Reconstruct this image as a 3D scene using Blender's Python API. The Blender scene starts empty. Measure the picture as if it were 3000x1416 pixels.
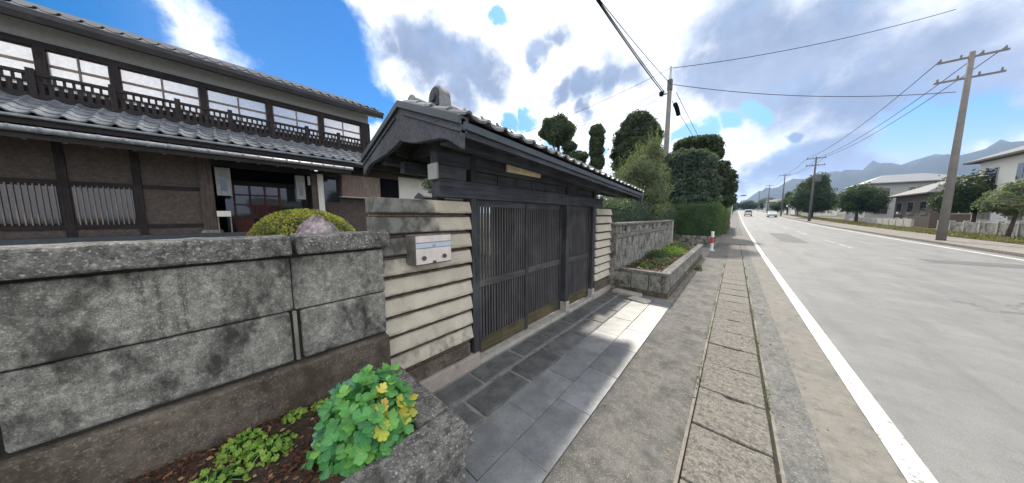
import bpy, bmesh, math, random
import numpy as np
from mathutils import Vector, Matrix, Euler

random.seed(11)
rng = np.random.default_rng(7)
R = math.radians
scene = bpy.context.scene
COL = scene.collection

# ------------------------------------------------------------------ camera
CAM_H = 1.6
FPX = 742.0                      # focal length in photograph pixels (3000 wide)
PITCH, YAW = R(5.695), R(41.296)
cam_d = bpy.data.cameras.new('camera')
cam_d.sensor_width = 36.0
cam_d.lens = FPX / 3000 * 36.0
cam_d.clip_start = 0.05
cam_d.clip_end = 20000
cam = bpy.data.objects.new('camera', cam_d)
COL.objects.link(cam)
cam.location = (0, 0, CAM_H)
cam.rotation_euler = (R(90) - PITCH, 0, YAW)
scene.camera = cam

FWD = Vector((-math.sin(YAW) * math.cos(PITCH), math.cos(YAW) * math.cos(PITCH), -math.sin(PITCH)))
RGT = Vector((math.cos(YAW), math.sin(YAW), 0))
UPV = RGT.cross(FWD)


def sight(px, py):
    """direction in which a point of the photograph lies"""
    return RGT * ((px - 1500) / FPX) + UPV * ((708 - py) / FPX) + FWD


def atY(px, py, Y):
    d = sight(px, py)
    return Vector((0, 0, CAM_H)) + d * (Y / d.y)


def atX(px, py, X):
    d = sight(px, py)
    return Vector((0, 0, CAM_H)) + d * (X / d.x)


# ------------------------------------------------------------------ light
SUN_AZ, SUN_EL = R(-14), R(41)        # azimuth from +Y, negative = towards -X
SUN = Vector((math.sin(SUN_AZ) * math.cos(SUN_EL), math.cos(SUN_AZ) * math.cos(SUN_EL), math.sin(SUN_EL)))
sl = bpy.data.lights.new('sun', 'SUN')
sl.energy = 3.0
sl.angle = R(3.0)
sl.color = (1.0, 0.93, 0.80)
so = bpy.data.objects.new('sun', sl)
COL.objects.link(so)
so.rotation_euler = SUN.to_track_quat('Z', 'Y').to_euler()

scene.view_settings.view_transform = 'Standard'
scene.view_settings.look = 'None'
scene.view_settings.exposure = 0.98
scene.view_settings.gamma = 1.0
scene.view_settings.use_curve_mapping = False


class NT:
    """small helper to write node trees"""
    def __init__(self, tree):
        self.t = tree
        self.N = tree.nodes
        self.L = tree.links

    def new(self, kind, **kw):
        n = self.N.new(kind)
        for k, v in kw.items():
            setattr(n, k, v)
        return n

    def put(self, sock, v):
        if isinstance(v, bpy.types.NodeSocket):
            self.L.new(v, sock)
        else:
            sock.default_value = v

    def math(self, op, a, b=0.0, c=None, clamp=False):
        n = self.new('ShaderNodeMath', operation=op, use_clamp=clamp)
        self.put(n.inputs[0], a)
        self.put(n.inputs[1], b)
        if c is not None:
            self.put(n.inputs[2], c)
        return n.outputs[0]

    def vmath(self, op, a, b=None):
        n = self.new('ShaderNodeVectorMath', operation=op)
        self.put(n.inputs[0], a)
        if b is not None:
            self.put(n.inputs[1], b)
        return n

    def noise(self, vec, scale, detail=4, rough=0.55, lac=2.0):
        n = self.new('ShaderNodeTexNoise')
        self.put(n.inputs['Vector'], vec)
        n.inputs['Scale'].default_value = scale
        n.inputs['Detail'].default_value = detail
        n.inputs['Roughness'].default_value = rough
        n.inputs['Lacunarity'].default_value = lac
        return n

    def ramp(self, fac, lo, hi, a=0.0, b=1.0, smooth=True):
        n = self.new('ShaderNodeMapRange')
        n.interpolation_type = 'SMOOTHSTEP' if smooth else 'LINEAR'
        self.put(n.inputs[0], fac)
        n.inputs[1].default_value = lo
        n.inputs[2].default_value = hi
        self.put(n.inputs[3], a)
        self.put(n.inputs[4], b)
        return n.outputs[0]

    def mix(self, fac, a, b, mode='MIX'):
        n = self.new('ShaderNodeMix', data_type='RGBA', blend_type=mode)
        self.put(n.inputs[0], fac)
        for s, v in ((n.inputs[6], a), (n.inputs[7], b)):
            if isinstance(v, (tuple, list)):
                v = (*v[:3], 1)
            self.put(s, v)
        return n.outputs[2]

    def mapping(self, vec, scale=(1, 1, 1), loc=(0, 0, 0)):
        n = self.new('ShaderNodeMapping')
        self.put(n.inputs[0], vec)
        n.inputs['Scale'].default_value = scale
        n.inputs['Location'].default_value = loc
        return n.outputs[0]


def build_world():
    w = bpy.data.worlds.new('World')
    scene.world = w
    w.use_nodes = True
    T = NT(w.node_tree)
    T.N.clear()
    out = T.new('ShaderNodeOutputWorld')
    bg = T.new('ShaderNodeBackground')
    bg.inputs[1].default_value = 0.1
    T.L.new(bg.outputs[0], out.inputs[0])
    sky = T.new('ShaderNodeTexSky', sky_type='NISHITA')
    sky.sun_disc = False
    sky.sun_elevation = SUN_EL
    sky.sun_rotation = SUN_AZ % (2 * math.pi)
    sky.air_density = 1.3
    sky.dust_density = 0.2
    sky.ozone_density = 4.0
    hsv = T.new('ShaderNodeHueSaturation')
    hsv.inputs['Saturation'].default_value = 1.6
    hsv.inputs['Value'].default_value = 0.72
    T.L.new(sky.outputs[0], hsv.inputs['Color'])
    D = T.new('ShaderNodeTexCoord').outputs['Generated']
    D = T.vmath('NORMALIZE', D).outputs[0]
    # ragged cloud edges: push the direction about with two noises
    n1 = T.noise(D, 3.2, 6, 0.55)
    off = T.vmath('SUBTRACT', n1.outputs['Color'], (0.5, 0.5, 0.5)).outputs[0]
    off = T.vmath('SCALE', off)
    off.inputs['Scale'].default_value = 0.17
    nb = T.noise(D, 8.5, 5, 0.6)
    ob_ = T.vmath('SCALE', T.vmath('SUBTRACT', nb.outputs['Color'], (0.5, 0.5, 0.5)).outputs[0])
    ob_.inputs['Scale'].default_value = 0.13
    W = T.vmath('ADD', D, off.outputs[0]).outputs[0]
    W = T.vmath('ADD', W, ob_.outputs[0]).outputs[0]
    n2 = T.noise(D, 9.0, 8, 0.6)
    fine = T.math('SUBTRACT', n2.outputs['Fac'], 0.5)

    def field(blobs):
        """about 1 in the middle of the blobs, 0 at their rims"""
        best = None
        for px, py, r in blobs:
            d = sight(px, py).normalized()
            dist = T.vmath('DISTANCE', W, tuple(d)).outputs['Value']
            f = T.math('SUBTRACT', 1.0, T.math('DIVIDE', dist, r))
            best = f if best is None else T.math('MAXIMUM', best, f)
        return best

    blue = field([(830, 90, .17), (870, 190, .17), (960, 200, .16), (1000, 270, .14), (760, 60, .11), (1080, 300, .11), (940, 90, .13), (800, 150, .13),
                  (1560, 330, .05), (1500, 350, .06), (1540, 300, .035), (1650, 410, .06), (1730, 390, .035), (1760, 440, .04), (1450, 40, .035), (2040, 385, .055),
                  (2120, 350, .04), (2190, 325, .035), (1990, 400, .04), (330, 40, .12), (200, 120, .10), (2720, 420, .09), (2860, 380, .08)])
    open_noise = T.ramp(T.noise(D, 1.9, 5, 0.5).outputs['Fac'], 0.60, 0.72, -0.4, 0.12)
    behind = T.ramp(T.vmath('DOT_PRODUCT', D, tuple(FWD)).outputs['Value'], -0.2, 0.2, 1.0, 0.0)
    blue = T.math('MAXIMUM', blue, T.math('MULTIPLY', T.math('ADD', open_noise, 0.3), behind))
    blue = T.math('ADD', blue, T.math('MULTIPLY', fine, 0.7))
    blue_f = T.ramp(blue, -0.02, 0.50)
    grey = field([(1200, 120, .10), (1250, 170, .12), (1320, 190, .12), (1400, 200, .10), (1450, 230, .08), (1340, 260, .10), (1290, 290, .07), (1130, 120, .06),
                  (1590, 115, .05), (1640, 80, .045), (1560, 150, .04), (1650, 260, .06), (1700, 240, .08), (1780, 230, .09), (1850, 240, .07), (1720, 300, .05),
                  (2060, 220, .09), (2090, 270, .08), (2140, 190, .14), (2200, 110, .17), (2270, 190, .19), (2360, 130, .2), (2180, 270, .08), (2350, 240, .13),
                  (2230, 505, .06), (2300, 500, .07), (2370, 480, .08), (2170, 545, .05), (2480, 470, .10), (2560, 300, .14), (2700, 160, .16), (2640, 540, .1), (2880, 250, .13),
                  (60, 330, .16), (350, 300, .06), (2340, 398, .03)])
    grey = T.math('ADD', grey, T.math('MULTIPLY', fine, 0.95))
    grey_f = T.ramp(grey, -0.12, 0.70)
    tone = T.noise(D, 4.0, 6, 0.6).outputs['Fac']
    white = T.mix(T.ramp(tone, 0.35, 0.65), (8.6, 8.7, 8.9), (6.6, 6.8, 7.1))
    dark = T.mix(T.ramp(tone, 0.38, 0.68), (1.6, 2.0, 2.8), (2.6, 3.0, 3.9))
    cloud = T.mix(grey_f, white, dark)
    # clear sky pales to cyan round the sun
    near_sun = T.ramp(T.vmath('DOT_PRODUCT', D, tuple(SUN)).outputs['Value'], 0.70, 0.98, 0.0, 0.75)
    clear = T.mix(near_sun, T.mix(1.0, hsv.outputs[0], (1.25, 0.93, 1.08), 'MULTIPLY'), (2.6, 5.0, 7.2))
    col = T.mix(blue_f, cloud, clear)
    # pale veil towards the horizon
    z = T.new('ShaderNodeSeparateXYZ')
    T.L.new(D, z.inputs[0])
    veil = T.ramp(z.outputs[2], 0.0, 0.16, 0.45, 0.0)
    col = T.mix(veil, col, (4.2, 5.0, 6.2))
    T.L.new(col, bg.inputs[0])


build_world()


# ------------------------------------------------------------------ objects
def tag(o, label=None, cat=None, group=None, kind=None):
    if label:
        o['label'] = label
    if cat:
        o['category'] = cat
    if group:
        o['group'] = group
    if kind:
        o['kind'] = kind
    return o


def thing(name, label, cat, loc=(0, 0, 0), rz=0, group=None):
    o = bpy.data.objects.new(name, None)
    o.empty_display_size = 0.2
    COL.objects.link(o)
    o.location = loc
    o.rotation_euler = (0, 0, rz)
    return tag(o, label, cat, group)


def link_mesh(name, me, parent=None, loc=(0, 0, 0), rot=(0, 0, 0)):
    o = bpy.data.objects.new(name, me)
    COL.objects.link(o)
    o.location = loc
    o.rotation_euler = rot
    if parent:
        o.parent = parent
    return o


def mesh_from(name, verts, faces, mat, smooth=False):
    me = bpy.data.meshes.new(name)
    me.from_pydata([tuple(v) for v in verts], [], faces)
    if mat:
        me.materials.append(mat)
    if smooth:
        me.polygons.foreach_set('use_smooth', [True] * len(me.polygons))
    me.update()
    return me


class MB:
    """collects simple solids into one mesh"""
    def __init__(self):
        self.v, self.f = [], []

    def add(self, vs, fs):
        k = len(self.v)
        self.v += [tuple(p) for p in vs]
        self.f += [tuple(i + k for i in f) for f in fs]
        return self

    def box(self, x0, x1, y0, y1, z0, z1):
        vs = [(x, y, z) for z in (z0, z1) for y in (y0, y1) for x in (x0, x1)]
        return self.add(vs, [(0, 2, 3, 1), (4, 5, 7, 6), (0, 1, 5, 4), (2, 6, 7, 3), (0, 4, 6, 2), (1, 3, 7, 5)])

    def prism(self, pts, axis, a, b):
        """polygon pts (2D) extruded along axis between a and b"""
        def p3(u, v, w):
            return {'x': (w, u, v), 'y': (u, w, v), 'z': (u, v, w)}[axis]
        n = len(pts)
        vs = [p3(u, v, a) for u, v in pts] + [p3(u, v, b) for u, v in pts]
        fs = [tuple(range(n)), tuple(range(2 * n - 1, n - 1, -1))]
        fs += [(i, i + n, (i + 1) % n + n, (i + 1) % n) for i in range(n)]
        return self.add(vs, fs)

    def tube(self, pts, r, n=8, r1=None):
        pts = [Vector(p) for p in pts]
        vs, fs = [], []
        m = len(pts)
        for i, p in enumerate(pts):
            d = (pts[min(i + 1, m - 1)] - pts[max(i - 1, 0)]).normalized()
            a = d.orthogonal().normalized() if abs(d.z) > 0.95 else d.cross(Vector((0, 0, 1))).normalized()
            b = d.cross(a)
            rr = r if r1 is None else r + (r1 - r) * i / (m - 1)
            if callable(r):
                rr = r(i / (m - 1))
            for k in range(n):
                t = 2 * math.pi * k / n
                vs.append(p + a * math.cos(t) * rr + b * math.sin(t) * rr)
        for i in range(m - 1):
            for k in range(n):
                fs.append((i * n + k, i * n + (k + 1) % n, (i + 1) * n + (k + 1) % n, (i + 1) * n + k))
        fs.append(tuple(range(n - 1, -1, -1)))
        fs.append(tuple(range((m - 1) * n, m * n)))
        return self.add(vs, fs)

    def mesh(self, name, mat, bevel=0, smooth=False, seg=1):
        bm = bmesh.new()
        vs = [bm.verts.new(v) for v in self.v]
        for f in self.f:
            try:
                bm.faces.new([vs[i] for i in f])
            except ValueError:
                pass
        bmesh.ops.recalc_face_normals(bm, faces=bm.faces)
        if bevel:
            ed = [e for e in bm.edges if len(e.link_faces) == 2 and e.calc_face_angle(0) > 0.6]
            bmesh.ops.bevel(bm, geom=ed, offset=bevel, segments=seg, affect='EDGES', profile=0.6, clamp_overlap=True)
        me = bpy.data.meshes.new(name)
        bm.to_mesh(me)
        bm.free()
        if mat:
            me.materials.append(mat)
        if smooth:
            me.polygons.foreach_set('use_smooth', [True] * len(me.polygons))
        return me

    def build(self, name, mat, parent=None, bevel=0, smooth=False, seg=1, loc=(0, 0, 0), rot=(0, 0, 0)):
        return link_mesh(name, self.mesh(name, mat, bevel, smooth, seg), parent, loc, rot)


def box(name, mat, parent, x0, x1, y0, y1, z0, z1, bevel=0.0):
    """a box whose origin is its own centre"""
    c = ((x0 + x1) / 2, (y0 + y1) / 2, (z0 + z1) / 2)
    hx, hy, hz = abs(x1 - x0) / 2, abs(y1 - y0) / 2, abs(z1 - z0) / 2
    return MB().box(-hx, hx, -hy, hy, -hz, hz).build(name, mat, parent, bevel=bevel, loc=c)


def rough_block(name, mat, parent, x0, x1, y0, y1, z0, z1, bevel=0.012, amp=0.004, cut=0.09):
    """a stone or cast block with worn, slightly uneven faces and edges"""
    c = Vector(((x0 + x1) / 2, (y0 + y1) / 2, (z0 + z1) / 2))
    hx, hy, hz = abs(x1 - x0) / 2, abs(y1 - y0) / 2, abs(z1 - z0) / 2
    bm = bmesh.new()
    bmesh.ops.create_cube(bm, size=1.0)
    bmesh.ops.scale(bm, vec=(2 * hx, 2 * hy, 2 * hz), verts=bm.verts)
    bmesh.ops.bevel(bm, geom=bm.edges[:], offset=min(bevel, hx * .6, hy * .6, hz * .6), segments=2, affect='EDGES', profile=0.5)
    for ax in range(3):
        L = (hx, hy, hz)[ax]
        n = min(int(2 * L / cut), 14)
        for i in range(1, n):
            co = -L + 2 * L * i / n
            no = [0, 0, 0]
            no[ax] = 1
            p = [0, 0, 0]
            p[ax] = co
            bmesh.ops.bisect_plane(bm, geom=bm.verts[:] + bm.edges[:] + bm.faces[:], plane_co=p, plane_no=no)
    from mathutils import noise as mn
    for v in bm.verts:
        p = v.co + c
        k = mn.noise_vector(p * 9.0) * amp + mn.noise_vector(p * 31.0) * amp * 0.5
        v.co += k
    me = bpy.data.meshes.new(name)
    bm.to_mesh(me)
    bm.free()
    me.materials.append(mat)
    return link_mesh(name, me, parent, c)


# ------------------------------------------------------------------ materials
MATS = {}


def new_mat(name):
    m = bpy.data.materials.new(name)
    m.use_nodes = True
    T = NT(m.node_tree)
    b = m.node_tree.nodes['Principled BSDF']
    MATS[name] = m
    return m, T, b


def stone(name, base, alt, speck=None, scale=6.0, grain=160.0, speck_amt=0.5, stain=None, stain_amt=0.0, stain_scale=(5, 5, 1.2),
          rough=0.85, bump=0.25, mottle=0.0, drip=0.0, grain_mix=0.35, vary=0.0, stain_lo=0.48, stain_hi=0.66, spec=0.3, bumpscale=None, gdist=0.006):
    m, T, b = new_mat(name)
    P = T.new('ShaderNodeNewGeometry').outputs['Position']
    big = T.noise(P, scale, 5, 0.6).outputs['Fac']
    col = T.mix(T.ramp(big, 0.32, 0.68), base, alt)
    fine = T.noise(P, grain, 3, 0.7).outputs['Fac']
    k = tuple(c * 0.42 for c in base)
    col = T.mix(T.math('MULTIPLY', T.ramp(fine, 0.60, 0.42), grain_mix), col, k)
    if drip:
        dn_ = T.noise(T.mapping(P, (16, 16, 1.0)), 1.5, 5, 0.65).outputs['Fac']
        da = T.noise(P, 1.8, 3, 0.5).outputs['Fac']
        df = T.math('MULTIPLY', T.ramp(dn_, 0.50, 0.66), T.ramp(da, 0.38, 0.60))
        col = T.mix(T.math('MULTIPLY', df, drip), col, tuple(c * 0.2 for c in base))
    if mottle:
        mt = T.noise(P, scale * 4.5, 8, 0.75).outputs['Fac']
        col = T.mix(T.math('MULTIPLY', T.ramp(mt, 0.50, 0.64), mottle), col, tuple(c * 0.22 for c in base))
        col = T.mix(T.math('MULTIPLY', T.ramp(mt, 0.50, 0.36), mottle * 0.7), col, tuple(min(.75, c * 1.5) for c in base))
    if speck:
        sp = T.ramp(T.noise(P, grain * 0.6, 2, 0.5).outputs['Fac'], 0.56, 0.70)
        col = T.mix(T.math('MULTIPLY', sp, speck_amt), col, speck)
    if stain:
        q = T.mapping(P, stain_scale)
        s = T.noise(q, 1.6, 7, 0.68).outputs['Fac']
        f = T.math('MULTIPLY', T.ramp(s, stain_lo, stain_hi), stain_amt)
        col = T.mix(f, col, stain)
    if vary:
        oi = T.new('ShaderNodeObjectInfo').outputs['Random']
        v = T.math('ADD', 1 - vary, T.math('MULTIPLY', oi, 2 * vary))
        h = T.new('ShaderNodeHueSaturation')
        T.L.new(col, h.inputs['Color'])
        T.L.new(v, h.inputs['Value'])
        col = h.outputs[0]
    T.L.new(col, b.inputs['Base Color'])
    b.inputs['Roughness'].default_value = rough
    b.inputs['Specular IOR Level'].default_value = spec
    if bump:
        h1 = T.noise(P, grain * 0.5, 4, 0.7).outputs['Fac']
        h2 = T.noise(P, (bumpscale or scale * 4), 4, 0.6).outputs['Fac']
        h = T.math('ADD', T.math('MULTIPLY', h1, 0.5), h2)
        bp = T.new('ShaderNodeBump')
        bp.inputs['Strength'].default_value = bump
        bp.inputs['Distance'].default_value = gdist
        T.L.new(h, bp.inputs['Height'])
        T.L.new(bp.outputs[0], b.inputs['Normal'])
    return m


def wood(name, base, dark, axis='z', rough=0.7, scale=1.0, spec=0.3, bump=0.2):
    m, T, b = new_mat(name)
    P = T.new('ShaderNodeNewGeometry').outputs['Position']
    s = {'x': (2, 40, 40), 'y': (40, 2, 40), 'z': (40, 40, 2)}[axis]
    g = T.noise(T.mapping(P, tuple(k * scale for k in s)), 1.0, 4, 0.6).outputs['Fac']
    w = T.noise(P, 3.0, 4, 0.6).outputs['Fac']
    col = T.mix(T.ramp(g, 0.35, 0.65), dark, base)
    col = T.mix(T.ramp(w, 0.45, 0.75, 0, 0.6), col, tuple(c * 1.7 for c in base))
    T.L.new(col, b.inputs['Base Color'])
    b.inputs['Roughness'].default_value = rough
    b.inputs['Specular IOR Level'].default_value = spec
    bp = T.new('ShaderNodeBump')
    bp.inputs['Strength'].default_value = bump
    bp.inputs['Distance'].default_value = 0.003
    T.L.new(g, bp.inputs['Height'])
    T.L.new(bp.outputs[0], b.inputs['Normal'])
    return m


def plain(name, col, rough=0.5, metal=0.0, spec=0.5, var=0.12, emit=None):
    m, T, b = new_mat(name)
    P = T.new('ShaderNodeNewGeometry').outputs['Position']
    n = T.noise(P, 14.0, 4, 0.6).outputs['Fac']
    c = T.mix(T.ramp(n, 0.35, 0.7), tuple(x * (1 - var) for x in col), tuple(min(1, x * (1 + var)) for x in col))
    T.L.new(c, b.inputs['Base Color'])
    b.inputs['Roughness'].default_value = rough
    b.inputs['Metallic'].default_value = metal
    b.inputs['Specular IOR Level'].default_value = spec
    if emit:
        b.inputs['Emission Color'].default_value = (*col, 1)
        b.inputs['Emission Strength'].default_value = emit
    return m


def leafy(name, cols, rough=0.55, trans=0.35, scale=1.2, per_object=False, spec=0.35):
    """leaf material; colour drifts between clumps, light comes through"""
    m, T, b = new_mat(name)
    P = T.new('ShaderNodeNewGeometry').outputs['Position']
    n = T.noise(P, scale, 4, 0.65).outputs['Fac']
    n2 = T.noise(P, scale * 11, 2, 0.5).outputs['Fac']
    f = T.ramp(T.math('ADD', T.math('MULTIPLY', n, 0.5), T.math('MULTIPLY', n2, 0.5)), 0.38, 0.62)
    if per_object:
        oi = T.new('ShaderNodeObjectInfo').outputs['Random']
        f = T.math('ADD', T.math('MULTIPLY', f, 0.35), T.math('MULTIPLY', oi, 0.65))
    cr = T.new('ShaderNodeValToRGB')
    T.L.new(f, cr.inputs[0])
    e = cr.color_ramp.elements
    while len(e) < len(cols):
        e.new(0.5)
    for i, c in enumerate(cols):
        e[i].position = i / (len(cols) - 1)
        e[i].color = (*c, 1)
    T.L.new(cr.outputs[0], b.inputs['Base Color'])
    b.inputs['Roughness'].default_value = rough
    b.inputs['Specular IOR Level'].default_value = spec
    if trans:
        tr = T.new('ShaderNodeBsdfTranslucent')
        T.L.new(T.mix(0.5, cr.outputs[0], (0.25, 0.34, 0.05)), tr.inputs[0])
        mx = T.new('ShaderNodeMixShader')
        mx.inputs[0].default_value = trans
        T.L.new(b.outputs[0], mx.inputs[1])
        T.L.new(tr.outputs[0], mx.inputs[2])
        T.L.new(mx.outputs[0], m.node_tree.nodes['Material Output'].inputs[0])
    return m


M_road = stone('asphalt_road', (.150, .149, .146), (.20, .197, .190), mottle=.18, speck=(.36, .35, .33), scale=1.1, grain=190, speck_amt=.5, rough=.72, bump=.15, grain_mix=.25,
               stain=(.11, .11, .11), stain_amt=.5, stain_scale=(1.2, .15, 1), spec=.5)
def crack_road():
    T = NT(M_road.node_tree)
    b = M_road.node_tree.nodes['Principled BSDF']
    old = b.inputs['Base Color'].links[0].from_socket
    P = T.new('ShaderNodeNewGeometry').outputs['Position']
    sp = T.new('ShaderNodeSeparateXYZ')
    T.L.new(P, sp.inputs[0])
    wv = T.vmath('SCALE', T.vmath('SUBTRACT', T.noise(P, 1.3, 6, .7).outputs['Color'], (.5, .5, .5)).outputs[0])
    wv.inputs['Scale'].default_value = 1.6
    v = T.new('ShaderNodeTexVoronoi', feature='DISTANCE_TO_EDGE')
    T.L.new(T.mapping(T.vmath('ADD', P, wv.outputs[0]).outputs[0], (1, .5, 1)), v.inputs['Vector'])
    v.inputs['Scale'].default_value = .32
    gate_ = T.ramp(T.noise(P, .35, 3, .6).outputs['Fac'], .50, .60)
    cr = T.math('MULTIPLY', T.ramp(v.outputs['Distance'], .010, .003), gate_)
    col = T.mix(T.math('MULTIPLY', cr, .75), old, (.04, .04, .038))
    # wheel tracks polished a little darker, oil line between them
    for x0, w, k in ((1.95, .38, .22), (3.45, .38, .22), (2.7, .2, .16), (5.3, .38, .22), (6.8, .38, .22), (6.05, .2, .16)):
        d = T.math('ABSOLUTE', T.math('SUBTRACT', sp.outputs[0], x0))
        f = T.math('MULTIPLY', T.ramp(d, w, 0.0), T.ramp(T.noise(T.mapping(P, (3, .25, 1)), 1.2, 5, .6).outputs['Fac'], .3, .65, .3, 1.0))
        col = T.mix(T.math('MULTIPLY', f, k), col, (.085, .085, .085))
    T.L.new(col, b.inputs['Base Color'])


crack_road()
M_patch = stone('fresh_asphalt_patch', (.105, .105, .107), (.13, .13, .13), speck=(.3, .3, .29), scale=2, grain=200, speck_amt=.5, rough=.75, bump=.15, mottle=.2)
M_shoulder = stone('sandy_asphalt', (.215, .20, .175), (.17, .163, .15), mottle=.35, speck=(.36, .33, .28), scale=2.2, grain=220, speck_amt=.3, rough=.85, bump=.2)
M_walk = stone('sidewalk_asphalt', (.165, .155, .143), (.10, .097, .092), mottle=.4, speck=(.36, .34, .31), scale=2.6, grain=230, speck_amt=.6, rough=.85, bump=.5,
               stain=(.05, .055, .05), stain_amt=.7, stain_scale=(2.4, 2.0, 1), gdist=.01)
M_walk_pale = stone('pale_sidewalk', (.26, .235, .21), (.2, .18, .165), speck=(.42, .39, .35), scale=3, grain=90, rough=.9, bump=.4, stain=(.12, .11, .09), stain_amt=.6, stain_scale=(3, 1.2, 1))
M_drain = stone('drain_concrete', (.225, .208, .182), (.16, .15, .134), mottle=.65, speck=(.42, .38, .32), scale=9, grain=210, speck_amt=.6, rough=.9, bump=.8, vary=.1,
                stain=(.07, .065, .055), stain_amt=.8, stain_scale=(14, 14, 1), stain_lo=.50, stain_hi=.66, gdist=.012)
M_apron = stone('apron_concrete', (.185, .18, .168), (.125, .125, .12), mottle=.45, speck=(.40, .39, .36), scale=4, grain=140, rough=.9, bump=.6, stain=(.075, .075, .07), stain_amt=.6, stain_scale=(5, 2, 1), gdist=.01)
M_kerb_edge = stone('edge_mortar', (.30, .27, .23), (.2, .185, .16), scale=9, grain=120, rough=.9, bump=.4, stain=(.15, .14, .11), stain_amt=.5)
M_bed = stone('dark_joint', (.045, .043, .038), (.065, .06, .05), scale=10, grain=120, rough=.95, bump=.4)
M_mortar = stone('pale_mortar', (.30, .29, .265), (.22, .215, .2), scale=10, grain=120, rough=.9, bump=.4, stain=(.08, .08, .07), stain_amt=.5)
M_slate = stone('slate_paving', (.150, .156, .165), (.235, .242, .25), speck=(.3, .3, .3), scale=4.5, grain=130, speck_amt=.25, rough=.42, bump=.35, vary=.22,
                stain=(.27, .265, .25), stain_amt=.7, stain_scale=(3, 2, 1), stain_lo=.5, stain_hi=.72, spec=.6, gdist=.004)
M_slate_rough = stone('rough_slate_paving', (.08, .083, .085), (.155, .157, .155), speck=(.25, .25, .24), scale=7, grain=120, speck_amt=.25, rough=.6, bump=.6, vary=.2,
                      stain=(.13, .13, .115), stain_amt=.55, stain_scale=(4, 4, 1), spec=.5)
M_wall = stone('weathered_concrete', (.40, .39, .34), (.19, .188, .165), mottle=.55, drip=.75, speck=(.62, .6, .55), scale=7.0, grain=230, speck_amt=.5, rough=.92, bump=.6,
               stain=(.035, .036, .030), stain_amt=.95, stain_scale=(3.6, 3.6, 2.2), stain_lo=.44, stain_hi=.66, grain_mix=.85, gdist=.008)
M_coping = stone('pitted_coping', (.27, .26, .235), (.16, .155, .145), mottle=.65, drip=.5, speck=(.55, .53, .5), scale=6, grain=125, speck_amt=.7, rough=.95, bump=1.0,
                 stain=(.05, .048, .045), stain_amt=.8, stain_scale=(9, 9, 6), grain_mix=.6, gdist=.02)
M_plinth = stone('brown_plinth', (.165, .135, .105), (.085, .068, .052), mottle=.55, speck=(.40, .36, .31), scale=3.5, grain=170, speck_amt=.35, rough=.95, bump=.5,
                 stain=(.055, .043, .03), stain_amt=.75, stain_scale=(3, 3, 2), gdist=.01)
M_cream = stone('cream_stone', (.62, .56, .45), (.53, .48, .385), speck=(.68, .62, .5), scale=5, grain=150, speck_amt=.3, rough=.85, bump=.25, grain_mix=.22,
                stain=(.25, .21, .155), stain_amt=.45, stain_scale=(3, 3, 7), stain_lo=.52, stain_hi=.75)
M_joint_brown = stone('brown_recess', (.12, .095, .07), (.17, .14, .11), scale=10, grain=120, rough=.95, bump=.4)
M_pink = stone('pink_granite', (.5, .43, .37), (.42, .36, .31), speck=(.2, .18, .17), scale=6, grain=140, rough=.7, bump=.2, stain=(.16, .15, .13), stain_amt=.6, stain_lo=.55, stain_hi=.68)
M_pale = stone('pale_concrete', (.52, .49, .43), (.40, .38, .34), scale=6, grain=120, rough=.9, bump=.3, stain=(.2, .19, .16), stain_amt=.5)
M_soil = stone('brown_soil', (.075, .050, .036), (.045, .030, .022), speck=(.17, .13, .09), scale=9, grain=60, speck_amt=.5, rough=1, bump=1.0, gdist=.03)
M_rock = stone('pink_grey_rock', (.50, .42, .43), (.20, .13, .15), mottle=.6, speck=(.6, .55, .55), scale=5, grain=40, speck_amt=.6, rough=.9, bump=.7, stain=(.07, .05, .06), stain_amt=.6, stain_scale=(5, 5, 5), gdist=.02)
M_wood = wood('dark_gate_timber', (.060, .060, .065), (.028, .028, .031), 'z')  # gate timbers are lightened in place of the haze before them
M_slat = wood('worn_slat_timber', (.088, .084, .084), (.066, .063, .064), 'z', scale=.4)
M_wood_y = wood('dark_beam_timber', (.072, .077, .090), (.036, .038, .046), 'y')
M_rail = wood('grey_rail_timber', (.10, .094, .090), (.05, .047, .046), 'y')
M_kick = wood('olive_brown_board', (.105, .085, .045), (.05, .042, .025), 'y')
M_gold = wood('golden_lit_board', (.90, .76, .52), (.82, .64, .42), 'y', bump=.1)  # pale golden colour includes the light falling on the board
M_wood_house = wood('house_timber', (.030, .022, .020), (.012, .009, .010), 'z')
M_wood_house_y = wood('house_beam_timber', (.026, .020, .019), (.011, .009, .010), 'y')
M_brown_post = wood('brown_post_timber', (.10, .075, .065), (.055, .04, .035), 'z')
M_red = wood('red_lacquer_timber', (.10, .017, .012), (.04, .008, .006), 'z', rough=.45)
M_lattice = wood('pale_lattice_timber', (.26, .20, .165), (.17, .13, .11), 'z')
M_tile = stone('grey_roof_tile', (.23, .235, .24), (.15, .155, .165), speck=(.45, .45, .43), scale=6, grain=50, speck_amt=.35, rough=.42, bump=.3, vary=.28, stain=(.07, .075, .06), stain_amt=.6, stain_scale=(6, 6, 6), spec=.6)
M_tile_house = stone('silver_roof_tile', (.21, .23, .25), (.12, .13, .15), speck=(.5, .5, .5), scale=3, grain=30, speck_amt=.3, rough=.34, bump=.2, vary=.25, spec=.7)
M_tile_dark = stone('dark_roof_tile', (.085, .088, .095), (.05, .052, .06), scale=4, grain=30, rough=.6, bump=.2, vary=.2)
M_metal = plain('galvanised_metal', (.42, .44, .46), .45, .8)
M_cap = plain('rafter_cap_metal', (.42, .45, .5), .6, .0)
M_drip = plain('copper_drip_edge', (.055, .07, .078), .5, .3)
M_plaster = plain('white_plaster', (.68, .66, .60), .9, 0, .2, .06)
M_plaster_cool = plain('grey_white_plaster', (.37, .375, .37), .9, 0, .2, .08)
M_lantern = plain('dim_lantern_frame', (.27, .275, .265), .8)
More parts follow.
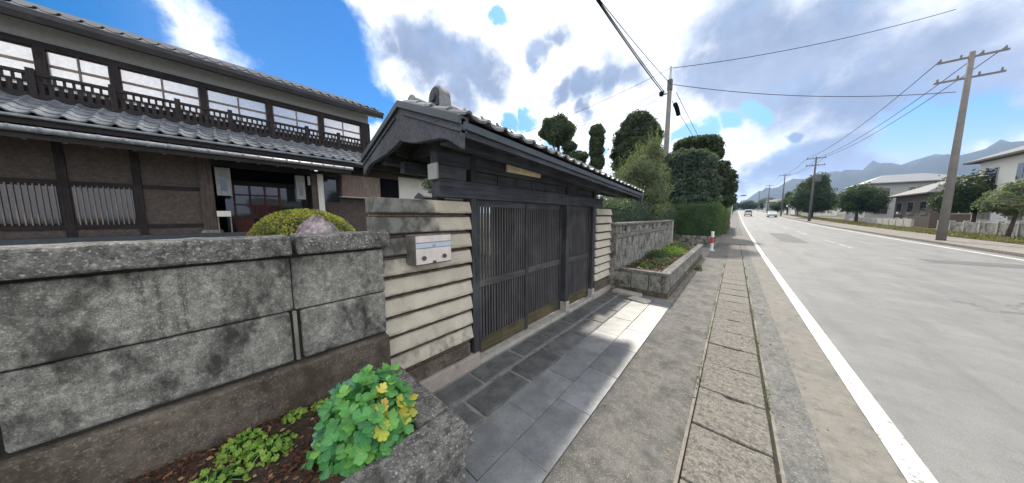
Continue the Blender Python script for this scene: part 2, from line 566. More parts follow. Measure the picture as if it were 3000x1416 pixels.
M_wall_brown = plain('clay_wall', (.105, .085, .075), .95, 0, .2, .2)
M_glass = plain('window_glass', (.03, .035, .04), .06, 0, .9, .1)
M_glass_up = plain('painted_sky_glass', (.78, .76, .74), .15, .5, 1.0, .08)  # white base colour stands in for the bright sky mirrored in the panes
M_black = plain('interior_shade_black', (.006, .006, .009), .9, 0, .1)  # near-black paint for the darkness inside rooms and openings
def worn_paint(name, lo, hi):
    m, T, b = new_mat(name)
    P = T.new('ShaderNodeNewGeometry').outputs['Position']
    n = T.noise(P, 22.0, 7, 0.75).outputs['Fac']
    n2 = T.noise(P, 1.4, 4, 0.6).outputs['Fac']
    f = T.ramp(T.math('ADD', n, T.math('MULTIPLY', T.math('SUBTRACT', n2, .5), .5)), lo, hi)
    T.L.new(T.mix(f, (.64, .64, .60), (.17, .168, .162)), b.inputs['Base Color'])
    b.inputs['Roughness'].default_value = .8
    return m


M_paint_worn = worn_paint('worn_centre_paint', .32, .58)
M_paint = worn_paint('white_road_paint', .50, .66)
M_paint_old = plain('white_road_paint', (.62, .62, .58), .8, 0, .3, .22)
M_mail = plain('mailbox_metal', (.74, .67, .62), .38, .25, .5, .08)
M_mail_strip = plain('mailbox_slot_plate', (.56, .63, .72), .3, .3, .5, .05)
M_mail_side = stone('shaded_mailbox_side', (.24, .22, .20), (.10, .09, .085), scale=12, grain=120, rough=.6, bump=.1)  # dark taupe carries the shade of the side face, with mottled stains
M_knob = plain('dark_knob', (.10, .07, .06), .4, .3)
M_pole = stone('pole_concrete', (.24, .225, .205), (.18, .17, .155), scale=2, grain=60, rough=.9, bump=.2)
M_pole_far = plain('far_pole', (.10, .10, .105), .8)
M_cable = plain('black_cable', (.012, .012, .013), .95, 0, .05)
M_red_paint = plain('red_band', (.55, .05, .035), .5)
M_white_paint = plain('white_plastic', (.72, .72, .72), .5)
M_bark = stone('bark', (.085, .065, .05), (.05, .04, .03), scale=6, grain=30, rough=1, bump=.8, gdist=.02)
M_car = plain('white_car_paint', (.66, .67, .68), .3, 0, .6, .03)
M_car_blue = plain('silver_car_paint', (.42, .44, .47), .3, .3, .6, .03)
M_rubber = plain('tyre_rubber', (.02, .02, .02), .85)
M_lamp = plain('red_tail_lamp', (.35, .02, .02), .3)
M_grass = leafy('dry_grass', [(.10, .11, .035), (.20, .18, .07), (.30, .25, .12)], trans=.2, scale=2)
M_ground = stone('yard_ground', (.17, .15, .12), (.10, .10, .06), speck=(.3, .27, .22), scale=.8, grain=30, rough=1, bump=.4, stain=(.06, .08, .03), stain_amt=.7, stain_scale=(.5, .5, .5))
M_hill = stone('forested_hill', (.020, .038, .020), (.034, .055, .026), scale=.01, grain=.12, grain_mix=.7, rough=1, bump=.0, stain=(.05, .06, .03), stain_amt=.5, stain_scale=(.006, .006, .006))
L_dark = leafy('dark_conifer_leaves', [(.014, .026, .016), (.036, .060, .032), (.085, .12, .052)], trans=.3, scale=2.2)
L_dark2 = leafy('flare_tinted_leaves', [(.030, .052, .044), (.048, .080, .060), (.095, .135, .085)], trans=.25, scale=2.2)  # bluish lift of the veiling flare is mixed into these leaf colours
L_hedge = leafy('hedge_leaves', [(.028, .060, .034), (.05, .10, .046), (.10, .17, .06)], trans=.4, scale=2)
L_olive = leafy('pale_olive_leaves', [(.06, .082, .045), (.13, .16, .085), (.25, .28, .15)], trans=.35, scale=1.5)
L_azalea = leafy('yellow_green_azalea_leaves', [(.05, .06, .012), (.22, .22, .035), (.48, .44, .08)], trans=.45, scale=5)
L_right = leafy('roadside_tree_leaves', [(.012, .028, .014), (.022, .05, .02), (.045, .08, .025)], trans=.25, scale=.8)
L_fg = leafy('green_plant_leaf', [(.05, .21, .09), (.11, .36, .09), (.26, .52, .10)], trans=.25, scale=9, per_object=True, rough=.42, spec=.5)
L_fg_blue = leafy('bluish_plant_leaf', [(.045, .17, .11), (.09, .26, .16), (.2, .40, .26)], trans=.15, scale=9, per_object=True, rough=.36, spec=.6)
L_fg_yel = leafy('yellow_plant_leaf', [(.40, .52, .07), (.68, .66, .10), (.85, .72, .18)], trans=.3, scale=9, per_object=True)
L_fg_org = leafy('orange_plant_leaf', [(.72, .45, .08), (.80, .55, .14)], trans=.25, scale=9, per_object=True)
L_weed = leafy('light_green_weed_leaves', [(.10, .20, .03), (.22, .38, .05), (.36, .50, .10)], trans=.3, scale=14)
L_redmoss = leafy('red_brown_creeper_leaves', [(.07, .022, .02), (.15, .035, .03), (.10, .09, .03)], trans=.2, scale=18)


# ------------------------------------------------------------------ terrain profile
GP = [(-60, 0), (15, 0), (30, .14), (48, .42), (80, 1.15), (115, 2.2), (160, 3.6), (250, 6.0), (350, 7.6), (430, 8.0), (9000, 8.0)]


def gz(y):
    for (a, za), (b, zb) in zip(GP, GP[1:]):
        if y <= b:
            return za + (zb - za) * max(0, (y - a)) / (b - a)
    return GP[-1][1]


YS = [-60, -20, -8, -4] + [i * 0.5 for i in range(-4, 60)] + list(range(30, 120, 3)) + list(range(120, 440, 10)) + [440, 600, 900, 1500, 3000, 4300]


def strip(name, mat, x0, x1, y0, y1, dz, nx=1, thick=0.0):
    ys = [y0] + [y for y in YS if y0 + .01 < y < y1 - .01] + [y1]
    vs, fs = [], []
    for y in ys:
        for i in range(nx + 1):
            vs.append((x0 + (x1 - x0) * i / nx, y, gz(y) + dz))
    n = nx + 1
    for j in range(len(ys) - 1):
        for i in range(nx):
            fs.append((j * n + i, j * n + i + 1, (j + 1) * n + i + 1, (j + 1) * n + i))
    if thick:
        k = len(vs)
        vs += [(x, y, z - thick) for x, y, z in vs]
        for j in range(len(ys) - 1):
            fs.append((j * n, (j + 1) * n, (j + 1) * n + k, j * n + k))
            fs.append((j * n + nx, j * n + nx + k, (j + 1) * n + nx + k, (j + 1) * n + nx))
        fs.append(tuple([0, nx, nx + k, k]))
        e = (len(ys) - 1) * n
        fs.append(tuple([e + nx, e, e + k, e + nx + k]))
    return link_mesh(name, mesh_from(name, vs, fs, mat))


def structure(o):
    o['kind'] = 'structure'
    return o


# ground: one sheet to the horizon
structure(strip('ground', M_ground, -3000, 4000, -60, 4300, -0.045, nx=8))
# raised garden ground behind the walls
vs, fs = [], []
gx = [-2.06, -2.6, -4, -7, -9.5, -10.9, -16, -26, -40]
gh = [.25, .42, .5, .62, .78, .88, .9, .9, .9]
gy = [-12, -6, -2, 0, 1.66, 1.75, 4.5, 4.7, 8, 12.2, 16.5, 24, 40]
for y in gy:
    for x, h in zip(gx, gh):
        hh = h
        if 1.7 < y < 4.6 and x > -4.5:
            hh = 0.03
        vs.append((x, y, hh))
n = len(gx)
for j in range(len(gy) - 1):
    for i in range(n - 1):
        fs.append((j * n + i, (j + 1) * n + i, (j + 1) * n + i + 1, j * n + i + 1))
structure(link_mesh('garden_ground', mesh_from('garden_ground', vs, fs, M_ground)))

road = structure(strip('road', M_road, .545, 8.35, -60, 1500, 0.0, nx=4))
structure(strip('road_shoulder', M_shoulder, .548, .885, -20, 300, 0.004))
structure(strip('white_edge_line', M_paint, .885, 1.02, -20, 430, 0.008))
structure(strip('far_white_edge_line', M_paint, 7.75, 7.87, -20, 430, 0.008))
for i in range(22):
    y = 20 + i * 10
    ln = strip('white_centre_dash', M_paint_worn, 4.30, 4.42, y, y + 5, 0.008)
    structure(ln)
structure(strip('road_patch', M_patch, 4.6, 6.9, 7.2, 10.4, 0.004))
structure(strip('road_patch', M_patch, 2.2, 3.3, 22.0, 31.0, 0.004))
structure(strip('road_patch', M_patch, 5.2, 7.4, 16.0, 17.1, 0.004))
structure(strip('sidewalk', M_walk, -.765, -.16, -8, 19.0, 0.002))
structure(strip('pale_sidewalk', M_walk_pale, -.765, .545, 19.0, 26.0, 0.012))
structure(strip('far_sidewalk', M_walk, -.765, .545, 26.0, 300, 0.002))
structure(strip('driveway', M_walk_pale, -9, -.765, 12.45, 16.3, 0.0))
structure(strip('planter_foot_strip', M_walk_pale, -.878, -.765, 5.3, 12.45, 0.01))
structure(strip('drain_channel', M_bed, -.16, .318, -8, 19.0, -0.02))
structure(strip('drain_edge_strip', M_kerb_edge, -.178, -.158, -8, 19.0, 0.007, thick=.05))
structure(strip('drain_edge_strip', M_kerb_edge, .316, .335, -8, 19.0, 0.005, thick=.05))
structure(strip('gutter_apron', M_apron, .335, .548, -8, 19.0, 0.006))
structure(strip('far_pavement', M_walk_pale, 8.5, 10.6, -20, 300, 0.12, thick=.2))
structure(strip('far_kerb', M_kerb_edge, 8.33, 8.5, -20, 300, 0.13, thick=.25))
structure(strip('verge', M_grass, 10.6, 13.0, -20, 300, 0.02))

# drain lid slabs: each with a lifting slot at its edge
chan = [o for o in bpy.data.objects if o.name == 'drain_channel'][0]


def slab_mesh(L, W, notch, name, mat, T=.05, shift=0.0):
    h = L / 2
    w = W / 2
    a = -.085 + shift
    pts = [(-w, -h), (w, -h), (w, h - .002), (a + .16, h - .004), (a + .145, h - notch), (a + .03, h - notch * 1.15), (a, h - .004), (-w, h)]
    return MB().prism(pts, 'z', -T, 0).mesh(name, mat, bevel=.006)


slabm = [slab_mesh(.542, .445, nt, 'drain_slab', M_drain, shift=sh) for nt, sh in ((.022, 0), (.014, .04), (.03, .02), (.010, .07))]
y = -1.02
k = 0
while y < 18.8:
    o = link_mesh('drain_slab', slabm[k % 4 if k > 5 else (2, 0, 1, 2, 0, 3)[k]], chan,
                  (.0725 + random.uniform(-.002, .002), y + .274, gz(y) + .006 + random.uniform(-.002, .003)),
                  (random.uniform(-.012, .012), random.uniform(-.008, .008), random.uniform(-.009, .009)))
    y += .5535
    k += 1

# ------------------------------------------------------------------ slate paving before the gate
pav = structure(MB().box(-1.985, -.77, .2, 6.0, -.05, -.006).build('paving', M_mortar))
rows = [(-.772, -1.070, 1.217, .62, M_slate, .004), (-1.074, -1.378, 1.520, .62, M_slate, .004),
        (-1.390, -1.675, 1.26, .60, M_slate_rough, .028), (-1.705, -1.955, 1.55, .60, M_slate_rough, .030)]
for x1, x0, yj, ln, mt, gap in rows:
    y = yj - 2 * ln
    while y < 5.9:
        a, b_ = max(y + gap / 2, .22), min(y + ln - gap / 2, 5.95)
        if b_ - a > .05:
            jx, jy = random.uniform(0, gap * .5), random.uniform(-gap, gap) * .4
            o = rough_block('paving_slab', mt, pav, x0 + jx, x1 - jx * .5, a + jy, b_ + jy, -.045, .004 + random.uniform(-.0015, .0025),
                            bevel=.003 if mt is M_slate else .012, amp=.0012 if mt is M_slate else .006, cut=.10 if mt is M_slate else .06)
            o.rotation_euler = (random.uniform(-.003, .003), random.uniform(-.003, .003), 0)
        y += ln

# ------------------------------------------------------------------ low wall at the left
lw = thing('garden_wall', 'low weathered grey concrete block wall with pitted coping, left of the gate', 'wall', (-2.03, -.2, 0))
inv = Matrix.Translation((2.03, .2, 0))


def sub(parent_inv, objs):
    for o in objs:
        o.matrix_local = parent_inv @ o.matrix_local


def wparts(parent, lst):
    for o in lst:
        o.location = Vector(o.location) - Vector(parent.location)


yj = [.815, .262, -.60, -1.45, -2.30, -3.15, -4.0]
ps = []
for a, b_ in zip(yj, yj[1:]):
    ps.append(rough_block('coping_stone', M_coping, lw, -2.13, -1.905, b_ + .009, a - .009, 1.375, 1.487, bevel=.014, amp=.006, cut=.06))
yj2 = [.775, .245, -.62, -1.47, -2.32, -3.17, -4.0]
for a, b_ in zip(yj2, yj2[1:]):
    ps.append(rough_block('wall_block', M_wall, lw, -2.11, -1.958, b_ + .002, a - .002, 1.038, 1.356, bevel=.008, amp=.003))
for a, b_ in zip(yj2, yj2[1:]):
    ps.append(rough_block('wall_block', M_wall, lw, -2.11, -1.956, b_ + (.026 if b_ > -3.9 else 0), a - (.022 if a < .7 else .002), .722, 1.030, bevel=.014, amp=.004))
ps.append(box('wall_core', M_bed, lw, -2.10, -1.985, -4.0, .772, .2, 1.38))
for a, b_ in zip(yj2[1:], yj2[2:]):
    pass
for yy in yj2[1:-1]:
    ps.append(rough_block('mortar_bead', M_kerb_edge, lw, -1.985, -1.962, yy - .010, yy + .010, .72, 1.03, bevel=.004, amp=.002, cut=.05))
ps.append(rough_block('plinth', M_plinth, lw, -2.12, -1.925, -4.0, .78, .1, .700, bevel=.012, amp=.006, cut=.2))
wparts(lw, ps)

# ------------------------------------------------------------------ stone gate pillars
ZC = [1.745, 1.596, 1.432, 1.262, 1.102, .942, .777, .613, .452, .292, .10]


def pillar(name, label, y0, y1, xf, mbox=None, ends=0, smat=None, cats='pillar'):
    t = thing(name, label, cats, (xf, (y0 + y1) / 2, 0))
    L = [box('pillar_core', M_joint_brown, t, xf - .21, xf - .028, y0 + .02, y1 - .05, .02, 1.71)]
    for i, (a, b_) in enumerate(zip(ZC, ZC[1:])):
        hh = -.016 if i < 9 else 0
        if i == 9:
            L.append(rough_block('pillar_course', M_plinth, t, xf - .22, xf - .006, y0 + .01, y1 - .03, b_, a - .02, bevel=.006, amp=.004))
            continue
        # clapboard course: leans out towards its foot, a thin fillet under it
        pts = [(xf - .2, b_ + .030), (xf + .016, b_ + .032), (xf + .018, b_ + .042), (xf - .014, a - .002), (xf - .2, a - .002)]
        c = MB().prism(pts, 'y', y0 + random.uniform(0, .004), y1 - random.uniform(0, .006))
        L.append(c.build('pillar_course', smat, t, bevel=.004))
        if i < 9:
            L.append(box('fillet', M_plinth, t, xf - .19, xf - .006, y0 + .012, y1 - .03, b_ + .001, b_ + .014, bevel=.003))
    for o in L:
        o.location = Vector(o.location) - Vector(t.location)
    return t, L


def cream_algae():
    """cream stone with dark algae running down from the top near the low wall"""
    m, T, b = new_mat('cream_stone_with_algae')
    P = T.new('ShaderNodeNewGeometry').outputs['Position']
    base = T.mix(T.ramp(T.noise(P, 5, 4, .6).outputs['Fac'], .35, .65), (.62, .56, .45), (.52, .465, .37))
    fine = T.ramp(T.noise(P, 150, 3, .7).outputs['Fac'], .58, .40)
    base = T.mix(T.math('MULTIPLY', fine, .25), base, (.33, .28, .2))
    sp = T.new('ShaderNodeSeparateXYZ')
    T.L.new(P, sp.inputs[0])
    n = T.noise(T.mapping(P, (4, 4, 2.2)), 1.5, 7, .66).outputs['Fac']
    n2 = T.noise(T.mapping(P, (7, 7, 5)), 1.5, 5, .6).outputs['Fac']
    # algae lies where water runs off the coping and the low wall: top and the garden side
    s1 = T.ramp(sp.outputs[1], 1.48, .82)
    s2 = T.ramp(sp.outputs[2], 1.02, 1.55)
    amt = T.math('MULTIPLY', s1, T.math('ADD', .16, T.math('MULTIPLY', s2, 1.25)))
    f = T.ramp(T.math('ADD', amt, T.math('MULTIPLY', T.math('SUBTRACT', n, .5), 1.9)), .18, .85)
    col = T.mix(T.math('MULTIPLY', f, .93), base, T.mix(T.ramp(n2, .4, .62), (.055, .058, .055), (.17, .17, .155)))
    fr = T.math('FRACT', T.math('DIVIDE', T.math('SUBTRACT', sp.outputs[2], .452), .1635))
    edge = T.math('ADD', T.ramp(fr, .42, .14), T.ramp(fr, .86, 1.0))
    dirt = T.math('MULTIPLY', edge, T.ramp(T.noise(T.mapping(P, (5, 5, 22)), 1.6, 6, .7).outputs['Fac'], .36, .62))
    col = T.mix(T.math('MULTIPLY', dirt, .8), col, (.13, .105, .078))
    low = T.math('MULTIPLY', T.ramp(sp.outputs[2], .62, .30), T.ramp(n2, .40, .66))
    col = T.mix(T.math('MULTIPLY', low, .75), col, (.15, .115, .085))
    T.L.new(col, b.inputs['Base Color'])
    b.inputs['Roughness'].default_value = .9
    bp = T.new('ShaderNodeBump')
    bp.inputs['Strength'].default_value = .4
    bp.inputs['Distance'].default_value = .005
    T.L.new(T.noise(P, 70, 5, .7).outputs['Fac'], bp.inputs['Height'])
    T.L.new(bp.outputs[0], b.inputs['Normal'])
    return m


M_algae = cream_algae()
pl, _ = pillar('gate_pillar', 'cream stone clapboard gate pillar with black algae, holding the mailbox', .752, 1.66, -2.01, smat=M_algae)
o = rough_block('base_stone', M_pink, pl, -2.2, -1.975, .80, 1.745, -.03, .135, bevel=.01, amp=.003)
wparts(pl, [o])
pf, _ = pillar('gate_pillar', 'clean cream stone clapboard gate pillar beyond the gate, before the raised planter', 4.74, 5.52, -2.0, smat=M_cream)
o = rough_block('base_stone', M_pink, pf, -2.2, -1.965, 4.62, 5.53, -.03, .10, bevel=.01, amp=.003)
wparts(pf, [o])

# mailbox
mb = thing('mailbox', 'pale pinkish metal mailbox with two round knobs on the near gate pillar', 'mailbox', (-1.99, 1.145, 1.2))
L = []
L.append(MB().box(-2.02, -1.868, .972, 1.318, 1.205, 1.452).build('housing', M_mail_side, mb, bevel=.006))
L.append(MB().box(-1.868, -1.861, .982, 1.308, 1.39, 1.443).build('top_flap', M_mail, mb, bevel=.002))
L.append(MB().box(-1.868, -1.858, .982, 1.308, 1.345, 1.386).build('slot_plate', M_mail_strip, mb, bevel=.002))
L.append(MB().box(-1.868, -1.860, .982, 1.308, 1.215, 1.341).build('front_door', M_mail, mb, bevel=.002))
for yy in (1.045, 1.235):
    L.append(MB().tube([(-1.862, yy, 1.264), (-1.846, yy, 1.264)], .0185, 16).build('knob', M_knob, mb, bevel=.002))
L.append(MB().box(-1.861, -1.846, 1.125, 1.150, 1.212, 1.235).build('latch', M_knob, mb, bevel=.002))
L.append(MB().box(-1.86, -1.855, 1.125, 1.155, 1.352, 1.368).build('name_plate', M_metal, mb))
wparts(mb, L)

# ------------------------------------------------------------------ the gate
gate = thing('roofed_gate', 'dark timber gate with sliding slat doors under a small grey tiled roof', 'gate', (-2.06, 3.15, 0))
G = []


def gbox(name, mat, *b, parent=gate, bevel=.004):
    o = box(name, mat, parent, *b, bevel=bevel)
    o.location = Vector(o.location) - Vector(gate.location)
    return o


XD = -2.07
for (a, b_) in ((1.668, 1.735), (3.60, 3.70), (4.60, 4.70)):
    gbox('post', M_wood, -2.15, -2.005, a, b_, .10, 2.22)
    gbox('post_footing', M_pale, -2.16, -1.985, a - .008, b_ + .006, -.02, .20 if a > 2 else .13)
gbox('threshold', M_pale, -2.15, -1.985, 1.745, 4.6, -.03, .04)
gbox('lintel', M_wood_y, -2.14, -2.0, 1.30, 5.02, 1.775, 1.94, bevel=.006)
gbox('head_beam', M_wood_y, -2.13, -2.015, 1.29, 5.0, 2.06, 2.2, bevel=.006)
gbox('head_beam_end', M_plaster_cool, -2.135, -1.99, 1.265, 1.288, 1.93, 2.07, bevel=.004)
gbox('head_beam_stub', M_wood_y, -2.13, -1.995, 1.289, 1.6, 1.94, 2.06, bevel=.004)
gbox('lintel_panel', M_wood_y, -2.08, -2.05, 1.735, 4.6, 1.942, 2.055, bevel=0)
for k in range(9):
    a = 1.76 + k * .318
    gbox('lintel_board', M_wood_y, -2.048, -2.036, a, a + .306, 1.945, 2.052, bevel=.002)
gbox('rear_beam', M_wood_y, -2.75, -2.65, 1.3, 5.0, 2.06, 2.18)
for a in (1.68, 4.62):
    gbox('rear_post', M_wood, -2.76, -2.64, a, a + .1, 0, 2.1)
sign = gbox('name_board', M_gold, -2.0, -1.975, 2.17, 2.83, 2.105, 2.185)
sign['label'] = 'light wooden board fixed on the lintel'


def door(y0, y1, x, nsl, open_top=False):
    d = gbox('door', M_wood, x - .018, x + .026, y0, y0 + .06, .065, 1.775, bevel=.002)      # left stile carries the rest
    base = Vector(d.location) + Vector(gate.location)

    def pb(name, mat, *b, bevel=.002):
        o = box(name, mat, d, *b, bevel=bevel)
        o.location = Vector(o.location) - base
        return o
    pb('stile', M_wood, x - .018, x + .026, y1 - .06, y1, .065, 1.775)
    pb('top_rail', M_wood_y, x - .016, x + .016, y0 + .06, y1 - .06, 1.70, 1.775)
    pb('middle_rail', M_rail, x - .016, x + .021, y0 + .06, y1 - .06, .825, .905)
    pb('kick_board', M_kick, x - .016, x + .016, y0 + .06, y1 - .06, .065, .235)
    pb('added_dark_backing', M_black, x - .035, x - .028, y0 + .02, y1 - .02, .235, .83)  # black sheets added behind the slats to keep garden light out of the gaps
    pb('added_dark_backing', M_black, x - .035, x - .028, y0 + (.30 if open_top else .02), y1 - .02, .90, 1.76)
    w = (y1 - y0 - .12) / nsl
    me = {}
    for zz, (z0, z1) in enumerate(((.235, .825), (.905, 1.70))):
        s = MB().box(-.012, .012, -.0105, .0105, -(z1 - z0) / 2, (z1 - z0) / 2).mesh('slat', M_slat, bevel=.0015)
        for i in range(nsl):
            yy = y0 + .06 + w * (i + .5)
            o = link_mesh('slat', s, d)
            o.location = Vector((x + random.uniform(-.002, .001), yy + random.uniform(-.002, .002), (z0 + z1) / 2)) - base
    return d


door(1.74, 2.66, XD, 18, True)
door(2.63, 3.60, XD - .045, 19)
door(3.70, 4.60, XD - .02, 18)

# its roof: local x = distance from the ridge, y along the ridge
RX, RY, RL = -2.265, 1.0, 4.34
RZ, EZ, HW = 2.575, 2.235, .865
roof = MB()
sl = math.atan2(RZ - EZ, HW)
for s in (-1, 1):
    roof.prism([(0, RZ), (s * HW, EZ), (s * HW, EZ - .028), (0, RZ - .028)], 'y', 0.02, RL - .02)
roof = roof.build('roof', M_wood_y, gate)
roof.location = (RX - gate.location.x, RY - gate.location.y, 0)
roof.rotation_euler = (-.044, 0, 0)


def tile_mesh(W, L, name, mat, amp=.022, th=.016):
    """S-shaped pan tile: x across, y down the slope (front edge at y=L)"""
    n = 9
    prof = []
    for i in range(n + 1):
        u = i / n
        z = -amp * .75 * math.sin(math.pi * min(u / .68, 1)) if u < .68 else amp * 1.25 * math.sin(math.pi * (u - .68) / .32)
        prof.append((u * W * 1.04, z))
    vs, fs = [], []
    for y, dz in ((0, -.006), (L, .014)):
        for x, z in prof:
            vs.append((x, y, z + dz + th))
    for x, z in prof:
        vs.append((x, L, z + .014))
    for x, z in prof:
        vs.append((x, 0.05, z))
    m = n + 1
    for i in range(n):
        fs.append((i, i + 1, m + i + 1, m + i))
        fs.append((m + i, m + i + 1, 2 * m + i + 1, 2 * m + i))
        fs.append((2 * m + i, 2 * m + i + 1, 3 * m + i + 1, 3 * m + i))
    fs.append((0, m, 2 * m, 3 * m))
    fs.append((n, 3 * m + n, 2 * m + n, m + n))
    return mesh_from(name, vs, fs, mat, smooth=False)


def lay_tiles(parent, me, origin, across, down, ncol, nrow, W, L, jit=.004):
    """tiles over a slope; origin = top corner in the parent's frame"""
    across, down = Vector(across).normalized(), Vector(down).normalized()
    nrm = across.cross(down).normalized()
    if nrm.z < 0:
        across = -across
        origin = Vector(origin) - across * (ncol * W)
        nrm = across.cross(down).normalized()
    rot = Matrix((across, down, nrm)).transposed().to_4x4()
    for r in range(nrow):
        for c in range(ncol):
            o = bpy.data.objects.new('tile', me)
            COL.objects.link(o)
            o.parent = parent
            p = Vector(origin) + across * (c * W + random.uniform(-1, 1) * jit) + down * (r * L + random.uniform(-1, 1) * jit) + nrm * (random.uniform(0, jit))
            o.matrix_local = Matrix.Translation(p) @ rot @ Matrix.Rotation(random.uniform(-.012, .012), 4, 'Z')


TW = RL / 24
tm = tile_mesh(TW, .25, 'tile', M_tile, amp=.016)
slen = math.hypot(HW, RZ - EZ)
for s in (-1, 1):
    dn = Vector((s * HW, 0, EZ - RZ)).normalized()
    up = Vector((0, 0, 1)) - dn * dn.z
    lay_tiles(roof, tm, Vector((0, 0, RZ)) + up.normalized() * .02 + dn * .0, (0, 1, 0), dn, 24, 4, TW, (slen + .02 - .012) / 4)

# round eave-end discs, fascias, rafters
for s in (-1, 1):
    x = s * HW
    box('fascia', M_drip, roof, x - .012 * s, x + .010 * s, 0, RL, EZ - .055, EZ - .006, bevel=.002)
    box('fascia_board', M_wood_y, roof, x - .03 * s, x - .013 * s, 0.01, RL - .01, EZ - .095, EZ - .03, bevel=.002)
nr = 16
for s in (-1, 1):
    x1 = s * (HW - .10)
    z1 = RZ - .05 - (RZ - EZ) * (HW - .10) / HW
    rm = MB().prism([(0, RZ - .04), (x1, z1 + .01), (x1, z1 - .055), (0, RZ - .11)], 'y', -.022, .022).mesh('rafter', M_wood_y, bevel=.003)
    cm = MB().box(-.004, .004, -.017, .017, -.02, .02).mesh('rafter_cap', M_cap, bevel=.002)
    for i in range(nr):
        yy = .16 + i * (RL - .32) / (nr - 1)
        r_ = link_mesh('rafter', rm, roof, (0, yy, 0))
        link_mesh('rafter_cap', cm, r_, (x1 + s * .004, 0, z1 - .022))
# purlins and ridge beam with projecting ends
for x, z in ((0, RZ - .16), (.55, 2.255), (-.55, 2.255)):
    box('purlin', M_wood_y, roof, x - .045, x + .045, .06, RL - .06, z - .1, z - .005, bevel=.005)
# curved barge boards on both gables
for yy in (0.0, RL):
    for s in (-1, 1):
        top, bot = [], []
        for i in range(13):
            u = i / 12
            x = s * HW * u * 1.01
            zt = RZ + .012 - (RZ - EZ) * u
            dep = .17 + .15 * math.cos(min(u / .8, 1) * math.pi / 2) ** 1.3 + .03 * max(0, u - .8) * 5
            top.append((x, zt))
            bot.append((x, zt - dep))
        pts = top + bot[::-1]
        b1 = MB().prism(pts, 'y', yy - .02, yy + .02).build('barge_board', M_wood_y, roof, bevel=.004)
        pts2 = [(x, z + .014) for x, z in top] + [(x, z - .045) for x, z in top[::-1]]
        MB().prism(pts2, 'y', yy - .045, yy + .045).build('barge_capping', M_drip, b1, bevel=.003)
        top3 = [(x, z - .075) for x, z in top[1:]]
        pts3 = top3 + [(x, z - .022) for x, z in top3[::-1]]
        MB().prism(pts3, 'y', yy - .034, yy + .034).build('barge_moulding', M_wood_y, b1, bevel=.003)
# gable infill
for yy in (.32, RL - .32):
    MB().prism([(-.6, 2.22), (.6, 2.22), (0, 2.46)], 'y', yy - .01, yy + .01).build('gable_panel', M_wood_y, roof)

# ridge: two flat courses, round cap tiles, end ornament
box('ridge_course', M_tile, roof, -.10, .10, .30, RL - .30, RZ + .035, RZ + .062, bevel=.004)
box('ridge_course', M_tile, roof, -.085, .085, .32, RL - .32, RZ + .066, RZ + .105, bevel=.004)
cap = MB().tube([(0, 0, 0), (0, .235, 0)], .062, 14).mesh('ridge_cap_tile', M_tile, bevel=.006, smooth=False)
cap2 = MB().tube([(0, 0, 0), (0, .035, 0)], .078, 14).mesh('ridge_cap_collar', M_tile, bevel=.004)
yy = .42
while yy < RL - .5:
    c = link_mesh('ridge_cap_tile', cap, roof, (random.uniform(-.004, .004), yy, RZ + .125 + random.uniform(-.004, .004)), (random.uniform(-.02, .02), 0, random.uniform(-.02, .02)))
    link_mesh('ridge_cap_collar', cap2, c, (0, -.004, 0))
    yy += .243


def arch(w, h, n=14, foot=0.0):
    pts = [(-w * (1 + foot), 0)]
    for i in range(n + 1):
        t = math.pi * (1 - i / n)
        pts.append((w * math.cos(t), h - w * .95 + w * .95 * math.sin(t)))
    pts.append((w * (1 + foot), 0))
    return pts


for yy, s in ((.375, 1),):
    on = MB().prism(arch(.115, .27, foot=.3), 'y', -.055, .055).build('ridge_ornament', M_tile, roof, bevel=.008, loc=(0, yy, RZ + .03))
    MB().prism(arch(.078, .18), 'y', -s * .058 - .006, -s * .058 + .006).build('ornament_panel', M_tile_dark, on, bevel=.004, loc=(0, 0, .07))
    MB().tube([(0, -s * .06, .15), (0, -s * .085, .15)], .04, 12).build('ornament_boss', M_tile_dark, on, bevel=.004)
    sm = MB().tube([(0, 0, 0), (0, s * .22, 0)], .05, 14).build('verge_cap_tile', M_tile, roof, bevel=.008, loc=(0, yy - s * .27, RZ + .06))
    MB().prism(arch(.06, .11), 'y', -.015, .015).build('verge_end_tile', M_tile, roof, bevel=.006, loc=(0, yy - s * .285, RZ + .01))
# ------------------------------------------------------------------ near planter with plants
npl = thing('planter', 'grey stone planter with wide pitted coping below the low wall', 'planter', (-1.5, .2, 0))
ps = [rough_block('coping_stone', M_coping, npl, -1.235, -1.0, -.02, .835, .355, .44, bevel=.014, amp=.007, cut=.06),
      rough_block('coping_stone', M_coping, npl, -1.235, -1.0, -.9, -.032, .355, .44, bevel=.014, amp=.007, cut=.06),
      rough_block('coping_stone', M_coping, npl, -1.925, -1.245, .63, .832, .354, .438, bevel=.014, amp=.007, cut=.06),
      rough_block('wall_block', M_coping, npl, -1.2, -1.035, -.9, .80, -.02, .353, bevel=.012, amp=.008, cut=.06),
      rough_block('wall_block', M_coping, npl, -1.94, -1.205, .66, .80, -.02, .352, bevel=.01, amp=.006, cut=.08)]
wparts(npl, ps)


def soil_patch(name, x0, x1, y0, y1, z, amp=.02, mat=None, step=.04):
    from mathutils import noise as mn
    nx, ny = int((x1 - x0) / step), int((y1 - y0) / step)
    vs, fs = [], []
    for j in range(ny + 1):
        for i in range(nx + 1):
            p = Vector((x0 + (x1 - x0) * i / nx, y0 + (y1 - y0) * j / ny, 0))
            vs.append((p.x, p.y, z + amp * mn.noise(p * 7) + amp * .6 * mn.noise(p * 23)))
    n = nx + 1
    for j in range(ny):
        for i in range(nx):
            fs.append((j * n + i, j * n + i + 1, (j + 1) * n + i + 1, (j + 1) * n + i))
    return link_mesh(name, mesh_from(name, vs, fs, mat or M_soil, True))


